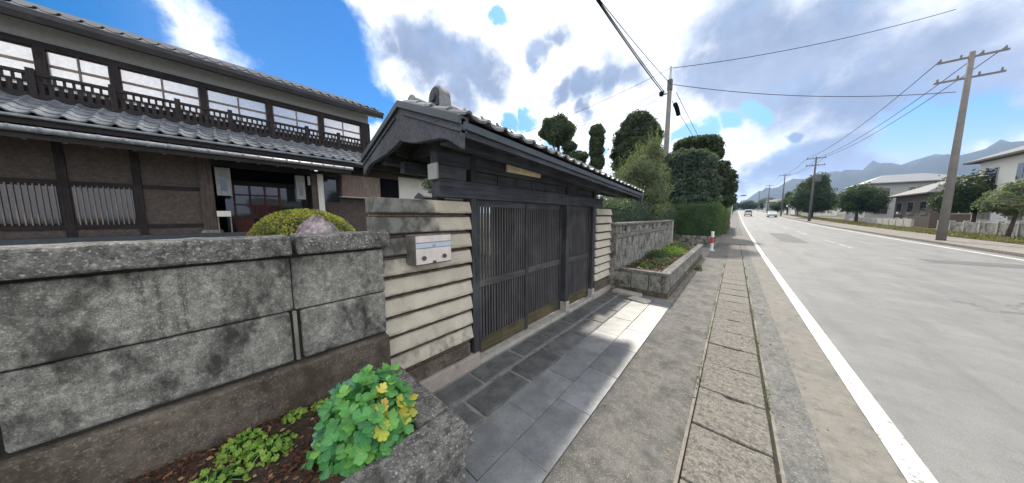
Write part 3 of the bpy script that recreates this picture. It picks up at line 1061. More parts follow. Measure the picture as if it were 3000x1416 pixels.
s_ = soil_patch('soil', -1.94, -1.2, -.95, .66, .435, .022)
s_['kind'] = 'structure'


# ---- foliage helpers
def leaf_cloud(centres, normals, size, jitter=.9, flat=1.0, aspect=.55, keep_up=0.0):
    """a rhombic leaf with a bent midrib at every centre"""
    n = len(centres)
    nr = normals + rng.normal(0, jitter, (n, 3))
    nr /= np.linalg.norm(nr, axis=1)[:, None] + 1e-9
    t = rng.normal(0, 1, (n, 3))
    t[:, 2] += keep_up
    t -= nr * (t * nr).sum(1)[:, None]
    t /= np.linalg.norm(t, axis=1)[:, None] + 1e-9
    b = np.cross(nr, t)
    s = (size * rng.uniform(.6, 1.35, n))[:, None]
    v = np.empty((n, 4, 3))
    v[:, 0] = centres - t * s * .5
    v[:, 1] = centres + b * s * aspect * .5 + nr * s * .12
    v[:, 2] = centres + t * s * .5
    v[:, 3] = centres - b * s * aspect * .5 + nr * s * .12
    return v.reshape(-1, 3)


def quads_mesh(name, v, mat):
    n = len(v) // 4
    me = bpy.data.meshes.new(name)
    me.vertices.add(len(v))
    me.vertices.foreach_set('co', v.astype(np.float32).ravel())
    me.loops.add(n * 6)
    base = np.arange(n)[:, None] * 4
    me.loops.foreach_set('vertex_index', (base + np.array([0, 1, 2, 0, 2, 3])).astype(np.int32).ravel())
    me.polygons.add(n * 2)
    me.polygons.foreach_set('loop_start', np.arange(0, n * 6, 3, dtype=np.int32))
    me.update(calc_edges=True)
    me.materials.append(mat)
    return me


def sph(n):
    d = rng.normal(0, 1, (n, 3))
    return d / np.linalg.norm(d, axis=1)[:, None]


def lumpy(d, seed, amp):
    """cheap angular lumpiness for crown outlines"""
    r_ = np.random.default_rng(seed)
    out = np.ones(len(d))
    for k in range(10):
        f = r_.normal(0, 1, 3) * r_.uniform(2, 7)
        out += amp * .35 * np.sin(d @ f + r_.uniform(0, 6.28))
    return out


def crown_points(blobs, dens, seed=1, amp=.12, depth=.16, min_n=60):
    C, N = [], []
    for i, (c, r) in enumerate(blobs):
        c, r = np.array(c), np.array(r)
        area = 4 * math.pi * ((r[0] * r[1]) ** 1.6 / 3 + (r[0] * r[2]) ** 1.6 / 3 + (r[1] * r[2]) ** 1.6 / 3) ** (1 / 1.6)
        n = max(min_n, int(area * dens))
        d = sph(n)
        k = lumpy(d, seed * 31 + i, amp) * (1 - np.abs(rng.normal(0, depth, n)))
        k = k + (dens < 1500) * (rng.random(n) < .10) * rng.exponential(.06, n)
        p = c + d * r * k[:, None]
        # drop what lies deep inside another blob
        keep = np.ones(n, bool)
        for j, (c2, r2) in enumerate(blobs):
            if j != i:
                keep &= (((p - np.array(c2)) / np.array(r2)) ** 2).sum(1) > .55
        C.append(p[keep])
        nn = d / r
        nn /= np.linalg.norm(nn, axis=1)[:, None]
        N.append(nn[keep])
    return np.concatenate(C), np.concatenate(N)


def core_mesh(name, blobs, mat, k=.86, seed=3):
    bm = bmesh.new()
    for i, (c, r) in enumerate(blobs):
        res = bmesh.ops.create_icosphere(bm, subdivisions=3, radius=1.0)
        d = np.array([v.co[:] for v in res['verts']])
        l = lumpy(d, seed * 31 + i, .12) * k
        for v, q, u in zip(res['verts'], d, l):
            v.co = Vector(c) + Vector(q * np.array(r) * u)
    me = bpy.data.meshes.new(name)
    bm.to_mesh(me)
    bm.free()
    me.materials.append(mat)
    return me


def tree(name, label, base, blobs, leaf, mat, dens, cat='tree', group=None, trunk_r=.14, seed=1, amp=.12, depth=.14, core=.84,
         limbs=True, aspect=.55, jitter=.8, extra=None, up=0.0):
    """blobs are given in world space; trunk and limbs reach their middles"""
    t = thing(name, label, cat, base, 0, group)
    C, N = crown_points(blobs, dens, seed, amp, depth)
    v = leaf_cloud(C, N, leaf, jitter=jitter, aspect=aspect, keep_up=up)
    if extra is not None:
        v = np.concatenate([v, extra])
    o = link_mesh('crown', quads_mesh('crown', v - np.array(base), mat), t)
    if core:
        c = link_mesh('inner_foliage', core_mesh('inner_foliage', [(tuple(np.array(b_[0]) - np.array(base)), b_[1]) for b_ in blobs], mat, core, seed), o)
    if trunk_r:
        b0 = Vector(base)
        hi = max(blobs, key=lambda q: q[0][2])
        m = MB()
        top = Vector(hi[0]) - b0
        mid = top * .5 + Vector((random.uniform(-.1, .1), random.uniform(-.1, .1), 0)) * trunk_r * 4
        m.tube([(0, 0, -.1), mid * .5, mid, top * .78, top], lambda u: trunk_r * (1.2 - u * .85), 10)
        tr = m.build('trunk', M_bark, t)
        if limbs:
            for c_, r_ in blobs:
                q = Vector(c_) - b0
                if (q - top).length > .3:
                    s0 = top * min(.9, max(.3, q.z / max(top.z, .1) * .72))
                    MB().tube([s0, (s0 + q) / 2 + Vector((0, 0, -.08)), q], trunk_r * .45, 7, r1=trunk_r * .18).build('limb', M_bark, tr)
    return t


# ---- lobed leaves of the foreground plant
def lobed_leaf(name, mat, seed, R0=.04):
    r_ = random.Random(seed)
    pts = []
    n = 48
    for i in range(n):
        a = -math.pi * .93 + 2 * math.pi * .93 * i / (n - 1)
        lobe = abs(math.cos(a * 1.5)) ** .5
        scal = .80 + .20 * abs(math.cos(a * 4.5)) ** .6
        rr = R0 * (.56 + .44 * lobe) * scal * r_.uniform(.97, 1.03)
        x, y = rr * math.cos(a), rr * math.sin(a)
        z = .34 * rr * rr / R0 + .13 * R0 * math.cos(a * 3)
        pts.append((x + R0 * .15, y, z))
    inner = [(x * .5, y * .5, z * .25) for x, y, z in pts]
    vs = [(0, 0, 0)] + inner + pts
    fs = [(0, i + 1, i + 2) for i in range(n - 1)]
    fs += [(1 + i, 1 + n + i, 2 + n + i, 2 + i) for i in range(n - 1)]
    return mesh_from(name, vs, fs, mat, True)


def leafy_plant(name, label, centre, rad, n, mats, seed, cat='plant', R0=.04, choose=None):
    r_ = random.Random(seed)
    t = thing(name, label, cat, centre)
    lib = {m.name: [lobed_leaf('leaf', m, seed + k, R0) for k in range(4)] for m in mats}
    st = MB()
    c0 = Vector((0, 0, 0))
    ga = math.pi * (3 - math.sqrt(5))
    for i in range(n):
        # spiral over a dome; upper leaves face up, rim leaves outwards
        zz = 1 - 1.12 * (i + .5) / n
        rr = math.sqrt(max(0, 1 - zz * zz))
        a = i * ga
        d = Vector((rr * math.cos(a), rr * math.sin(a), zz))
        k = r_.uniform(.72, 1.06)
        p = Vector((d.x * rad[0], d.y * rad[1], d.z * rad[2])) * k
        p.z = max(p.z, .015)
        nrm = (d + Vector((.25, -.1, .75)) + Vector((r_.uniform(-.65, .65), r_.uniform(-.65, .65), r_.uniform(-.2, .2)))).normalized()
        out = Vector((math.cos(a), math.sin(a), -.35))
        xa = (out - nrm * out.dot(nrm)).normalized()
        ya = nrm.cross(xa)
        m = choose(p, r_) if choose else mats[0]
        rot = Matrix((xa, ya, nrm)).transposed().to_4x4()
        o = bpy.data.objects.new('leaf', r_.choice(lib[m.name]))
        COL.objects.link(o)
        o.parent = t
        s = r_.uniform(.75, 1.3)
        o.matrix_local = Matrix.Translation(p) @ rot @ Matrix.Scale(s, 4)
        foot = Vector((p.x * .15, p.y * .15, -.01))
        st.tube([foot, foot.lerp(p, .55) + Vector((0, 0, .03)), p - nrm * .002], .0022, 5)
    st.build('stems', L_fg, t, smooth=True)
    return t


def fg_choose(p, r_):
    # yellowing leaves sit on the road side of the clump
    if p.x > .02 and p.y > -.02 and p.z < .34:
        if r_.random() < .22:
            return L_fg_yel if r_.random() < .93 else L_fg_org
    if p.x < -.04 and r_.random() < .6:
        return L_fg_blue
    return L_fg


leafy_plant('leafy_plant', 'bushy plant with scalloped green and yellowing leaves in the near planter', (-1.40, .43, .42), (.185, .225, .36), 270,
            [L_fg, L_fg_blue, L_fg_yel, L_fg_org], 5, R0=.040, choose=fg_choose)
weeds = [((-1.60, -.12), .10, 'pale green leafy weed at the lower left of the near planter'),
         ((-1.80, -.02), .08, 'yellowish green weed clump against the plinth in the near planter'),
         ((-1.66, .07), .09, 'light green weed tuft between the plinth and the bushy plant'),
         ((-1.86, .19), .045, 'tiny weed sprig growing at the foot of the plinth'),
         ((-1.84, .33), .05, 'small weed sprig beside the bushy plant under the wall')]
for (x, y), r_, lab in weeds:
    leafy_plant('weed', lab, (x, y, .43), (r_, r_ * 1.1, r_ * .7), 34 if r_ > .06 else 16, [L_weed], int(abs(x * 997 + y * 131)), R0=.017, group=None) if False else None
    w_ = leafy_plant('weed', lab, (x, y, .43), (r_, r_ * 1.1, r_ * .75), 36 if r_ > .06 else 16, [L_weed], int(abs(x * 997 + y * 131)), R0=.018)
n = 5200
P_ = np.stack([rng.uniform(-1.92, -1.25, n), rng.uniform(-.7, .62, n), rng.uniform(.432, .462, n)], 1)
k = (np.sin(P_[:, 0] * 13 + 1) + np.sin(P_[:, 1] * 11 + P_[:, 0] * 9) + rng.normal(0, .5, n)) > .1
o = link_mesh('ground_creeper', quads_mesh('ground_creeper', leaf_cloud(P_[k], np.tile([0, 0, 1.], (k.sum(), 1)), .015, jitter=.5, aspect=.8), L_redmoss))
tag(o, 'red brown creeping ground cover on the planter soil', 'ground cover', kind='stuff')

# ------------------------------------------------------------------ garden behind the low wall
az = [((-3.55, .60, 1.08), (.54, .53, .61))]
C, N = crown_points(az, 5200, 4, .03, .05)
m_ = C[:, 2] > .95
t = thing('clipped_azalea', 'dome shaped clipped shrub with yellow green tips behind the low wall', 'shrub', (-3.55, .62, .45))
b0 = np.array([-3.55, .62, .45])
v = leaf_cloud(C[m_], N[m_], .030, jitter=.7, aspect=.5)
link_mesh('foliage', quads_mesh('foliage', v - b0, L_azalea), t)
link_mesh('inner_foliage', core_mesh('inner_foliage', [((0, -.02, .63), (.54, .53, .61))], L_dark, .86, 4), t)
MB().tube([(0, 0, -.05), (0, 0, .5)], .05, 8).build('trunk', M_bark, t)
az2 = [((-4.3, 2.06, 1.05), (.42, .42, .42))]
C, N = crown_points(az2, 3600, 5, .05, .06)
t = thing('garden_shrub', 'small yellow green shrub peeping out between the azalea and the near pillar', 'shrub', (-4.3, 2.06, .5))
link_mesh('foliage', quads_mesh('foliage', leaf_cloud(C, N, .035, jitter=.7) - np.array([-4.3, 2.06, .5]), L_azalea), t)
MB().tube([(0, 0, -.05), (0, 0, .5)], .04, 8).build('trunk', M_bark, t)


def rock(name, label, base, rad, seed, mat):
    bm = bmesh.new()
    bmesh.ops.create_icosphere(bm, subdivisions=4, radius=1)
    from mathutils import noise as mn
    r_ = random.Random(seed)
    planes = [(Vector((r_.uniform(-1, 1), r_.uniform(-1, 1), r_.uniform(-.1, 1))).normalized(), r_.uniform(.62, .85)) for _ in range(12)]
    for v in bm.verts:
        d = v.co.copy()
        for nn, h in planes:
            e = d.dot(nn) - h
            if e > 0:
                d -= nn * e
        d += mn.noise_vector(d * 3 + Vector((seed, 0, 0))) * .10 + mn.noise_vector(d * 9) * .035
        v.co = Vector((d.x * rad[0], d.y * rad[1], d.z * rad[2]))
    me = bpy.data.meshes.new(name)
    bm.to_mesh(me)
    bm.free()
    me.materials.append(mat)
    o = link_mesh(name, me, None, base)
    return tag(o, label, 'rock')


rock('garden_rock', 'pinkish grey rock in front of the clipped azalea behind the low wall', (-2.72, .60, 1.02), (.31, .29, .70), 8, M_rock)

# ------------------------------------------------------------------ raised planter beyond the gate
fp = thing('raised_planter', 'long raised planter of grey blocks with flat coping beyond the gate', 'planter', (-1.4, 8.8, 0))
ps = []
x0, x1, y0, y1, zt = -1.9, -.872, 5.54, 12.3, .50
ys = [y0 + (y1 - y0) * i / 9 for i in range(10)]
for a, b_ in zip(ys, ys[1:]):
    ps.append(rough_block('coping_stone', M_coping, fp, x1 - .17, x1, a + .004, b_ - .004, zt - .06, zt, bevel=.008, amp=.004, cut=.15))
for i in range(3):
    w = (x1 - .17 - x0) / 2
    if i < 2:
        ps.append(rough_block('coping_stone', M_coping, fp, x0 + w * i + .003, x0 + w * (i + 1) - .003, y0, y0 + .15, zt - .062, zt - .002, bevel=.008, amp=.004, cut=.12))
ys = [y0 + .02 + (y1 - y0) * i / 17 for i in range(18)]
for a, b_ in zip(ys, ys[1:]):
    ps.append(rough_block('wall_block', M_wall, fp, x1 - .15, x1 - .022, a + .006, b_ - .006, .14, zt - .066, bevel=.008, amp=.003, cut=.15))
for i in range(3):
    w = (x1 - .024 - x0) / 3
    ps.append(rough_block('wall_block', M_wall, fp, x0 + w * i + .007, x0 + w * (i + 1) - .007, y0 + .018, y0 + .14, .10, zt - .068, bevel=.008, amp=.003, cut=.12))
ps.append(rough_block('footing', M_plinth, fp, x0, x1 - .012, y0 + .008, y1, -.03, .115, bevel=.006, amp=.003, cut=.3))
wparts(fp, ps)
s_ = soil_patch('soil', -1.88, -1.03, 5.68, 12.25, .42, .03, step=.08)
structure(s_)
# broken pale slabs at the planter's foot
for i, (a, b_, c, d) in enumerate(((-1.86, -1.32, 5.28, 5.52), (-1.46, -1.10, 5.02, 5.26))):
    o = rough_block('loose_slab', M_pale, None, a, b_, c, d, -.01, .052 - .022 * i, bevel=.012, amp=.012, cut=.06)
    o.rotation_euler = (0, .01, -.16 - .1 * i)
    tag(o, ('pale broken concrete slab leaning against the foot of the raised planter', 'smaller pale concrete piece lying on the paving before the raised planter')[i], 'slab')

# wall behind the raised planter: blocks with an open-work course
bw = thing('block_wall', 'grey concrete block wall with an openwork course behind the raised planter', 'wall', (-2.0, 8.9, 0))
ps = []
Y0, Y1 = 5.56, 12.0
nb = 16
dy = (Y1 - Y0) / nb
ps.append(rough_block('wall_coping', M_coping, bw, -2.07, -1.87, Y0 - .02, Y1 + .02, 1.40, 1.455, bevel=.008, amp=.003, cut=.3))
for c_, (za, zb) in enumerate(((1.21, 1.398), (.905, 1.10), (.70, .90), (.42, .695))):
    for i in range(nb):
        a = Y0 + dy * i
        b_ = a + dy
        if c_ == 0 and i % 2 == 1:
            # open-work block: frame with a hole
            ps.append(MB().box(-2.03, -1.93, a + .004, a + .06, za, zb).box(-2.03, -1.93, b_ - .06, b_ - .004, za, zb)
                      .box(-2.03, -1.93, a + .06, b_ - .06, za, za + .045).box(-2.03, -1.93, a + .06, b_ - .06, zb - .045, zb)
                      .box(-2.03, -1.93, (a + b_) / 2 - .015, (a + b_) / 2 + .015, za + .045, zb - .045).build('openwork_block', M_wall, bw))
            continue
        ps.append(box('wall_block', M_wall, bw, -2.04, -1.915, a + .006, b_ - .006, za, zb, bevel=.008))
ps.append(box('string_course', M_coping, bw, -2.05, -1.895, Y0, Y1, 1.115, 1.205, bevel=.006))
ps.append(box('wall_base', M_plinth, bw, -2.06, -1.905, Y0, Y1, -.02, .415, bevel=.006))
ps.append(box('mortar_core', M_mortar, bw, -2.02, -1.935, Y0 + .01, Y1 - .01, .4, 1.205))
ps.append(box('end_pier', M_pale, bw, -2.06, -1.88, Y1 + .003, Y1 + .12, 0, 1.40, bevel=.006))
ps.append(box('near_pier', M_wall, bw, -2.075, -1.885, Y0 - .03, Y0 - .002, 0, 1.395, bevel=.006))
wparts(bw, ps)

# plants in the raised planter and along its foot
def tuft(name, label, c, rad, n, size, mat, cat='plant', up=.4):
    c = np.array(c)
    d = sph(n)
    d[:, 2] = np.abs(d[:, 2])
    p = d * np.array(rad) * rng.uniform(.25, 1.0, n)[:, None]
    v = leaf_cloud(p, d, size, jitter=.9, aspect=.5, keep_up=up)
    t = thing(name, label, cat, tuple(c))
    link_mesh('leaves', quads_mesh('leaves', v, mat), t)
    m = MB()
    for i in range(5):
        a = i * 1.26
        m.tube([(0, 0, -.03), (math.cos(a) * rad[0] * .5, math.sin(a) * rad[1] * .5, rad[2] * .6)], .006, 5)
    m.build('stems', mat, t)
    return t


for (x, y, r_, h, lab, mt) in (
        (-1.55, 6.5, .22, .10, 'low green weed nearest the front of the raised planter', L_hedge),
        (-1.30, 7.3, .28, .12, 'spreading pale weed in the front half of the raised planter', L_olive),
        (-1.62, 8.2, .34, .22, 'tall green weed clump against the wall in the raised planter', L_hedge),
        (-1.40, 9.3, .40, .26, 'broad green weed clump in the middle of the raised planter', L_weed),
        (-1.45, 10.6, .42, .28, 'dense green weeds toward the far end of the raised planter', L_hedge)):
    tuft('weed_clump', lab, (x, y, .43), (r_, r_ * 1.4, h), int(900 * r_ / .3), .05, mt)
tuft('weed_clump', 'brownish green tuft growing from the pavement beside the raised planter', (-.73, 9.3, .0), (.10, .22, .17), 420, .045, L_olive)

# bollard
bo = thing('bollard', 'white traffic bollard with a red band at the far end of the sidewalk', 'bollard', (-.74, 14.9, 0))
MB().tube([(0, 0, 0), (0, 0, .05)], .11, 16).build('foot', M_white_paint, bo, bevel=.01)
MB().tube([(0, 0, .05), (0, 0, .86), (0, 0, .90)], .062, 16).build('pole', M_white_paint, bo, bevel=.015)
MB().tube([(0, 0, .36), (0, 0, .64)], .0645, 16).build('red_band', M_red_paint, bo)

# ------------------------------------------------------------------ hedge and trees past the gate
hw = thing('stone_base_wall', 'low grey stone wall under the hedge beyond the driveway', 'wall', (-1.7, 16.6, 0))
ps = []
for c_ in range(3):
    x = -2.9 - (c_ % 2) * .15
    while x < -.72:
        w = random.uniform(.26, .42)
        ps.append(rough_block('stone', M_wall, hw, x + .008, min(x + w - .008, -.68), 16.42, 16.6, .02 + c_ * .19, .2 + c_ * .19, bevel=.03, amp=.012, cut=.12))
        x += w
y = 16.63
while y < 22:
    w = random.uniform(.3, .5)
    for c_ in range(3):
        ps.append(rough_block('stone', M_wall, hw, -.86, -.70, y + .008, y + w - .008, .02 + c_ * .19, .2 + c_ * .19, bevel=.03, amp=.012, cut=.14))
    y += w
ps.append(box('mortar_core', M_mortar, hw, -2.95, -.74, 16.45, 22, 0, .55))
wparts(hw, ps)


def hedge(name, label, x0, x1, y0, y1, z0, z1, mat, leaf, dens, seed=1, shoots=0):
    t = thing(name, label, 'hedge', ((x0 + x1) / 2, (y0 + y1) / 2, z0))
    b0 = np.array(t.location)
    C, N = [], []
    for ax, sgn, area in ((0, 1, (y1 - y0) * (z1 - z0)), (0, -1, (y1 - y0) * (z1 - z0)), (1, -1, (x1 - x0) * (z1 - z0)), (2, 1, (x1 - x0) * (y1 - y0))):
        n = int(area * dens)
        p = np.stack([rng.uniform(x0, x1, n), rng.uniform(y0, y1, n), rng.uniform(z0, z1, n)], 1)
        lump = .05 * np.sin(p[:, 0] * 5 + p[:, 2] * 6) + .05 * np.sin(p[:, 1] * 4.1 + p[:, 2] * 3)
        p[:, ax] = (x1, y1, z1)[ax] if sgn > 0 else (x0, y0, z0)[ax]
        p[:, ax] += sgn * lump + rng.normal(0, .05, n) - sgn * .03
        nn = np.zeros((n, 3))
        nn[:, ax] = sgn
        C.append(p)
        N.append(nn)
    C, N = np.concatenate(C), np.concatenate(N)
    if shoots:
        p = np.stack([rng.uniform(x0, x1, shoots), rng.uniform(y0, y1, shoots), z1 + np.abs(rng.normal(0, .12, shoots))], 1)
        C = np.concatenate([C, p])
        N = np.concatenate([N, sph(shoots)])
    link_mesh('foliage', quads_mesh('foliage', leaf_cloud(C, N, leaf, jitter=.8) - b0, mat), t)
    c = MB().box(x0 + .1, x1 - .1, y0 + .1, y1, z0 + .02, z1 - .1)
    c.v = [(a - b0[0], b_ - b0[1], d - b0[2]) for a, b_, d in c.v]
    c.build('inner_foliage', mat, t)
    return t


hedge('hedge', 'clipped dark green hedge on the stone base beyond the driveway', -3.0, -.68, 16.5, 27, .5, 2.22, L_hedge, .085, 420, shoots=500)
hedge('hedge', 'yellowish green hedge running on along the sidewalk past the darker one', -2.0, -.55, 27.2, 40, .1, 2.5, L_olive, .1, 260, shoots=300)
hedge('hedge', 'unclipped dark hedge behind the openwork block wall', -3.5, -2.4, 7.6, 16.2, .4, 1.95, L_dark2, .07, 420, shoots=2200)


def blob(px, py, rx, ry, Y, dz=1.0):
    """crown lobe seen at a pixel, standing at distance Y; radii from its size in the picture"""
    p = atY(px, py, Y)
    dep = (p - Vector((0, 0, CAM_H))).dot(FWD)
    k = dep / FPX
    return (tuple(p), (rx * k * .95, rx * k * .95, ry * k))


def at_ground(px, Y, z=.5):
    p = atY(px, 600, Y)
    return (p.x, p.y, z)


G1 = 'tall clipped garden trees beyond the gate'
tree('clipped_evergreen', 'round topped clipped evergreen leftmost above the gate roof', at_ground(1655, 17), [
    blob(1630, 378, 46, 34, 17), blob(1640, 388, 44, 40, 17), blob(1606, 390, 28, 20, 17), blob(1668, 430, 22, 16, 17), blob(1690, 465, 34, 20, 17), blob(1650, 462, 20, 14, 17)],
    .17, L_dark, 330, group=G1, seed=2, amp=.10, core=.78, depth=.12)
tree('clipped_evergreen', 'narrow column shaped clipped evergreen between two round ones', at_ground(1749, 18), [
    blob(1749, 388, 22, 22, 18), blob(1749, 415, 23, 26, 18), blob(1747, 445, 23, 24, 18), blob(1750, 475, 22, 24, 18)],
    .16, L_dark, 360, group=G1, seed=3, amp=.10, core=.78, depth=.12)
tree('clipped_evergreen', 'huge domed dark evergreen left of the utility pole', at_ground(1868, 20), [
    blob(1870, 360, 44, 27, 20), blob(1850, 400, 48, 38, 20), blob(1898, 400, 42, 42, 20), blob(1822, 420, 24, 20, 20), blob(1865, 440, 66, 42, 20),
    blob(1815, 455, 26, 18, 20), blob(1850, 490, 58, 40, 20), blob(1925, 470, 30, 34, 20)],
    .18, L_dark, 290, group=G1, seed=4, amp=.10, core=.78, depth=.12, trunk_r=.2)
tree('clipped_evergreen', 'spreading flat topped pine right of the utility pole', at_ground(2060, 22), [
    blob(2030, 425, 50, 22, 22), blob(2068, 424, 40, 26, 22), blob(2100, 448, 18, 22, 22), blob(2088, 430, 26, 24, 22), blob(2000, 440, 26, 14, 22)],
    .18, L_dark, 290, group=G1, seed=5, amp=.10, core=.78, depth=.12, trunk_r=.2)
tree('clipped_evergreen', 'massive dense flare tinted evergreen over the hedge', at_ground(2020, 19), [
    blob(2000, 480, 52, 42, 19), blob(2045, 480, 46, 42, 19), blob(1985, 540, 55, 60, 19), blob(2045, 540, 55, 58, 19), blob(2020, 590, 70, 36, 19)],
    .17, L_dark2, 330, group=G1, seed=6, amp=.10, core=.78, depth=.12, trunk_r=.22)
tree('clipped_evergreen', 'layered dark evergreen nearest the road at the end of the hedge', at_ground(2118, 25), [
    blob(2110, 490, 24, 20, 25), blob(2118, 520, 32, 24, 25), blob(2126, 552, 28, 22, 25), blob(2112, 545, 34, 40, 25), blob(2128, 583, 26, 18, 25), blob(2105, 590, 36, 24, 25)],
    .19, L_dark, 260, group=G1, seed=7, amp=.10, core=.78, depth=.12, trunk_r=.2)

# loose pale shrub with upright shoots
def shoots(base_blobs, n, length, leaf, per):
    out = []
    for _ in range(n):
        c, r_ = random.choice(base_blobs)
        d = Vector((random.gauss(0, .55), random.gauss(0, .55), abs(random.gauss(.75, .35)))).normalized()
        p = Vector(c) + Vector((d.x * r_[0], d.y * r_[1], d.z * r_[2])) * .9
        g = (d + Vector((0, 0, .9))).normalized()
        L_ = length * random.uniform(.4, 1.2)
        q = np.array([p + g * (L_ * u) + Vector((random.gauss(0, .02), random.gauss(0, .02), 0)) for u in np.linspace(0, 1, per)])
        out.append(leaf_cloud(q, np.tile(np.array(g), (per, 1)), leaf, jitter=.8, aspect=.4, keep_up=.7))
    return np.concatenate(out)


ob = [blob(1890, 500, 55, 60, 11), blob(1845, 540, 60, 60, 11), blob(1920, 560, 45, 60, 11), blob(1800, 590, 50, 45, 11), blob(1870, 610, 70, 50, 11), blob(1915, 455, 26, 40, 11)]
tree('loose_shrub', 'tall loose olive green shrub with upright shoots behind the openwork wall', at_ground(1870, 11), ob, .075, L_olive, 520, cat='shrub', seed=8, amp=.2, depth=.28, core=.66, trunk_r=.06,
     extra=shoots(ob, 220, .55, .06, 16), aspect=.4, up=.5)
ob = [blob(1770, 610, 45, 38, 8.5), blob(1800, 640, 40, 36, 8.5), blob(1770, 655, 40, 30, 8.5)]
tree('garden_shrub', 'dark shrub just behind the far cream pillar', at_ground(1780, 8.5), ob, .06, L_dark2, 800, cat='shrub', seed=9, amp=.15, depth=.2, core=.75, trunk_r=.04, extra=shoots(ob, 60, .25, .05, 10))
ob = [((-6.6, 4.45, 2.55), (.6, .6, .45)), ((-7.0, 4.7, 2.0), (.7, .6, .5))]
tree('garden_tree', 'small dark garden tree seen between the white wall and the gate', (-6.8, 4.5, .6), ob, .07, L_dark2, 650, seed=10, amp=.15, depth=.2, core=.75, trunk_r=.06)
# tile capped garden wall end seen above the near pillar
cw = thing('tile_capped_wall', 'dark tile capped garden wall seen above the near pillar', 'wall', (-6.0, 3.9, .5))
MB().box(-.06, .06, -.55, 1.2, 0, 1.55).build('wall_body', M_plaster_cool, cw, bevel=.01)
MB().prism([(-.24, 1.55), (-.22, 1.60), (0, 1.70), (.22, 1.60), (.24, 1.55)], 'y', -.62, 1.3).build('tile_cap', M_tile_dark, cw, bevel=.01)

# ------------------------------------------------------------------ utility poles and wires
def upole(name, label, x, y, h, arm=1.6, r=.15, mat=None, detail=False, cat='utility pole', arms=(.4,), group=None):
    t = thing(name, label, cat, (x, y, gz(y)), 0, group)
    m = mat or M_pole
    MB().tube([(0, 0, -.3), (0, 0, h * .5), (0, 0, h)], r, 14, r1=r * .55).build('shaft', m, t, smooth=True)
    for a in arms:
        ar = MB().box(-arm / 2, arm / 2, -.04, .04, h - a - .05, h - a + .04).build('crossarm', M_metal if detail else m, t)
        for k in range(4):
            u = -arm / 2 + .1 + k * (arm - .2) / 3
            MB().tube([(u, 0, h - a + .04), (u, 0, h - a + .12), (u, 0, h - a + .2)], lambda q: .045 - .015 * q, 8).build('insulator', M_white_paint if detail else m, ar)
    return t


PX, PY = -3.35, 19.0
ptop = atY(1966, 195, PY)
PX = ptop.x
pole = thing('utility_pole', 'tall slim grey concrete utility pole among the clipped trees', 'utility pole', (PX, PY, 0))
H_ = ptop.z
MB().tube([(0, 0, -.2), (0, 0, H_ * .55), (0, 0, H_ - 1.3)], .165, 16, r1=.12).build('shaft', M_pole, pole, smooth=True)
MB().tube([(0, 0, H_ - 1.3), (0, 0, H_)], .075, 12, r1=.06).build('top_extension', M_metal, pole, smooth=True)
zc = atY(1966, 270, PY).z
br = MB().box(-.55, .12, -.04, .04, zc - .06, zc + .02).build('bracket', M_metal, pole)
MB().tube([(-.42, -.1, zc - .12), (-.42, -.1, zc + .12)], .13, 12).build('coil', M_cable, pole, bevel=.03)
MB().box(-.13, .13, -.13, .13, zc + .1, zc + .75).build('clamp_box', M_pole_far, pole, bevel=.02)
MB().tube([(.25, .5, zc - .6), (.3, .9, zc - .75), (.34, 1.3, zc - 1.05)], .13, 10).build('cable_closure', M_cable, pole, smooth=True)


def cable(label, a, b, r=.012, sag=.4, n=24, name='cable', group='overhead cables'):
    a, b = Vector(a), Vector(b)
    pts = [a.lerp(b, i / n) + Vector((0, 0, -sag * 4 * (i / n) * (1 - i / n))) for i in range(n + 1)]
    o_ = Vector(a)
    o = MB().tube([p - o_ for p in pts], r, 6).build(name, M_cable, None, loc=o_, smooth=True)
    return tag(o, label, 'cable', group)


pv = Vector((PX, PY, 0))
e1 = atX(1783, 42, PX - .15)
e2 = atX(1798, 42, PX + .15)
z1 = zc
def ext(p, q, k):
    return p + (q - p) * k
for px, r_, off, lab in ((1783, .028, -.35, 'thickest black cable running overhead from the pole toward the viewer'),
                         (1789, .022, -.25, 'second black cable close beside the thickest overhead one'),
                         (1799, .014, .05, 'thin rightmost cable running overhead toward the viewer')):
    a = Vector((PX + off, PY - .1, zc + .05 if off < 0 else zc + .45))
    e = atX(px, 42, PX + off)
    b_ = ext(a, e, 1.5)
    cable(lab, a, b_, r_, sag=.12)
for off, dz, tpx, lab in ((.12, -.9, (2027, 393), 'left of the two cables leaving the pole down to the pine'), (.32, -1.0, (2036, 380), 'right of the two cables leaving the pole down to the pine')):
    a = Vector((PX + off, PY + .3, zc - .2 + (.2 if off > .2 else -.25)))
    e = atX(tpx[0], tpx[1], PX + off)
    cable(lab, a, ext(a, Vector((PX + off, 34, e.z)), 1.0) if False else Vector((PX + off, e.y, e.z)) + (Vector((PX + off, e.y, e.z)) - a) * .8, .018, sag=.02)
for (p0, p1, lab) in (((1964, 200), (1500, 400), 'uppermost thin cable from the pole top down to the house'),
                      ((1950, 262), (1500, 438), 'middle thin cable from the pole down to the house'),
                      ((1945, 282), (1500, 478), 'lowest thin cable from the pole down to the house')):
    cable(lab, atY(*p0, PY), atX(p1[0], p1[1], -12.0), .011, sag=.25)
cable('cable rising from the pole top across the road', atY(1968, 200, PY), atX(2800, 28, 9.0), .016, sag=.35)
cable('level cable from the pole clamp across the road', atY(1972, 248, PY), atX(2800, 270, 9.0), .016, sag=.45)

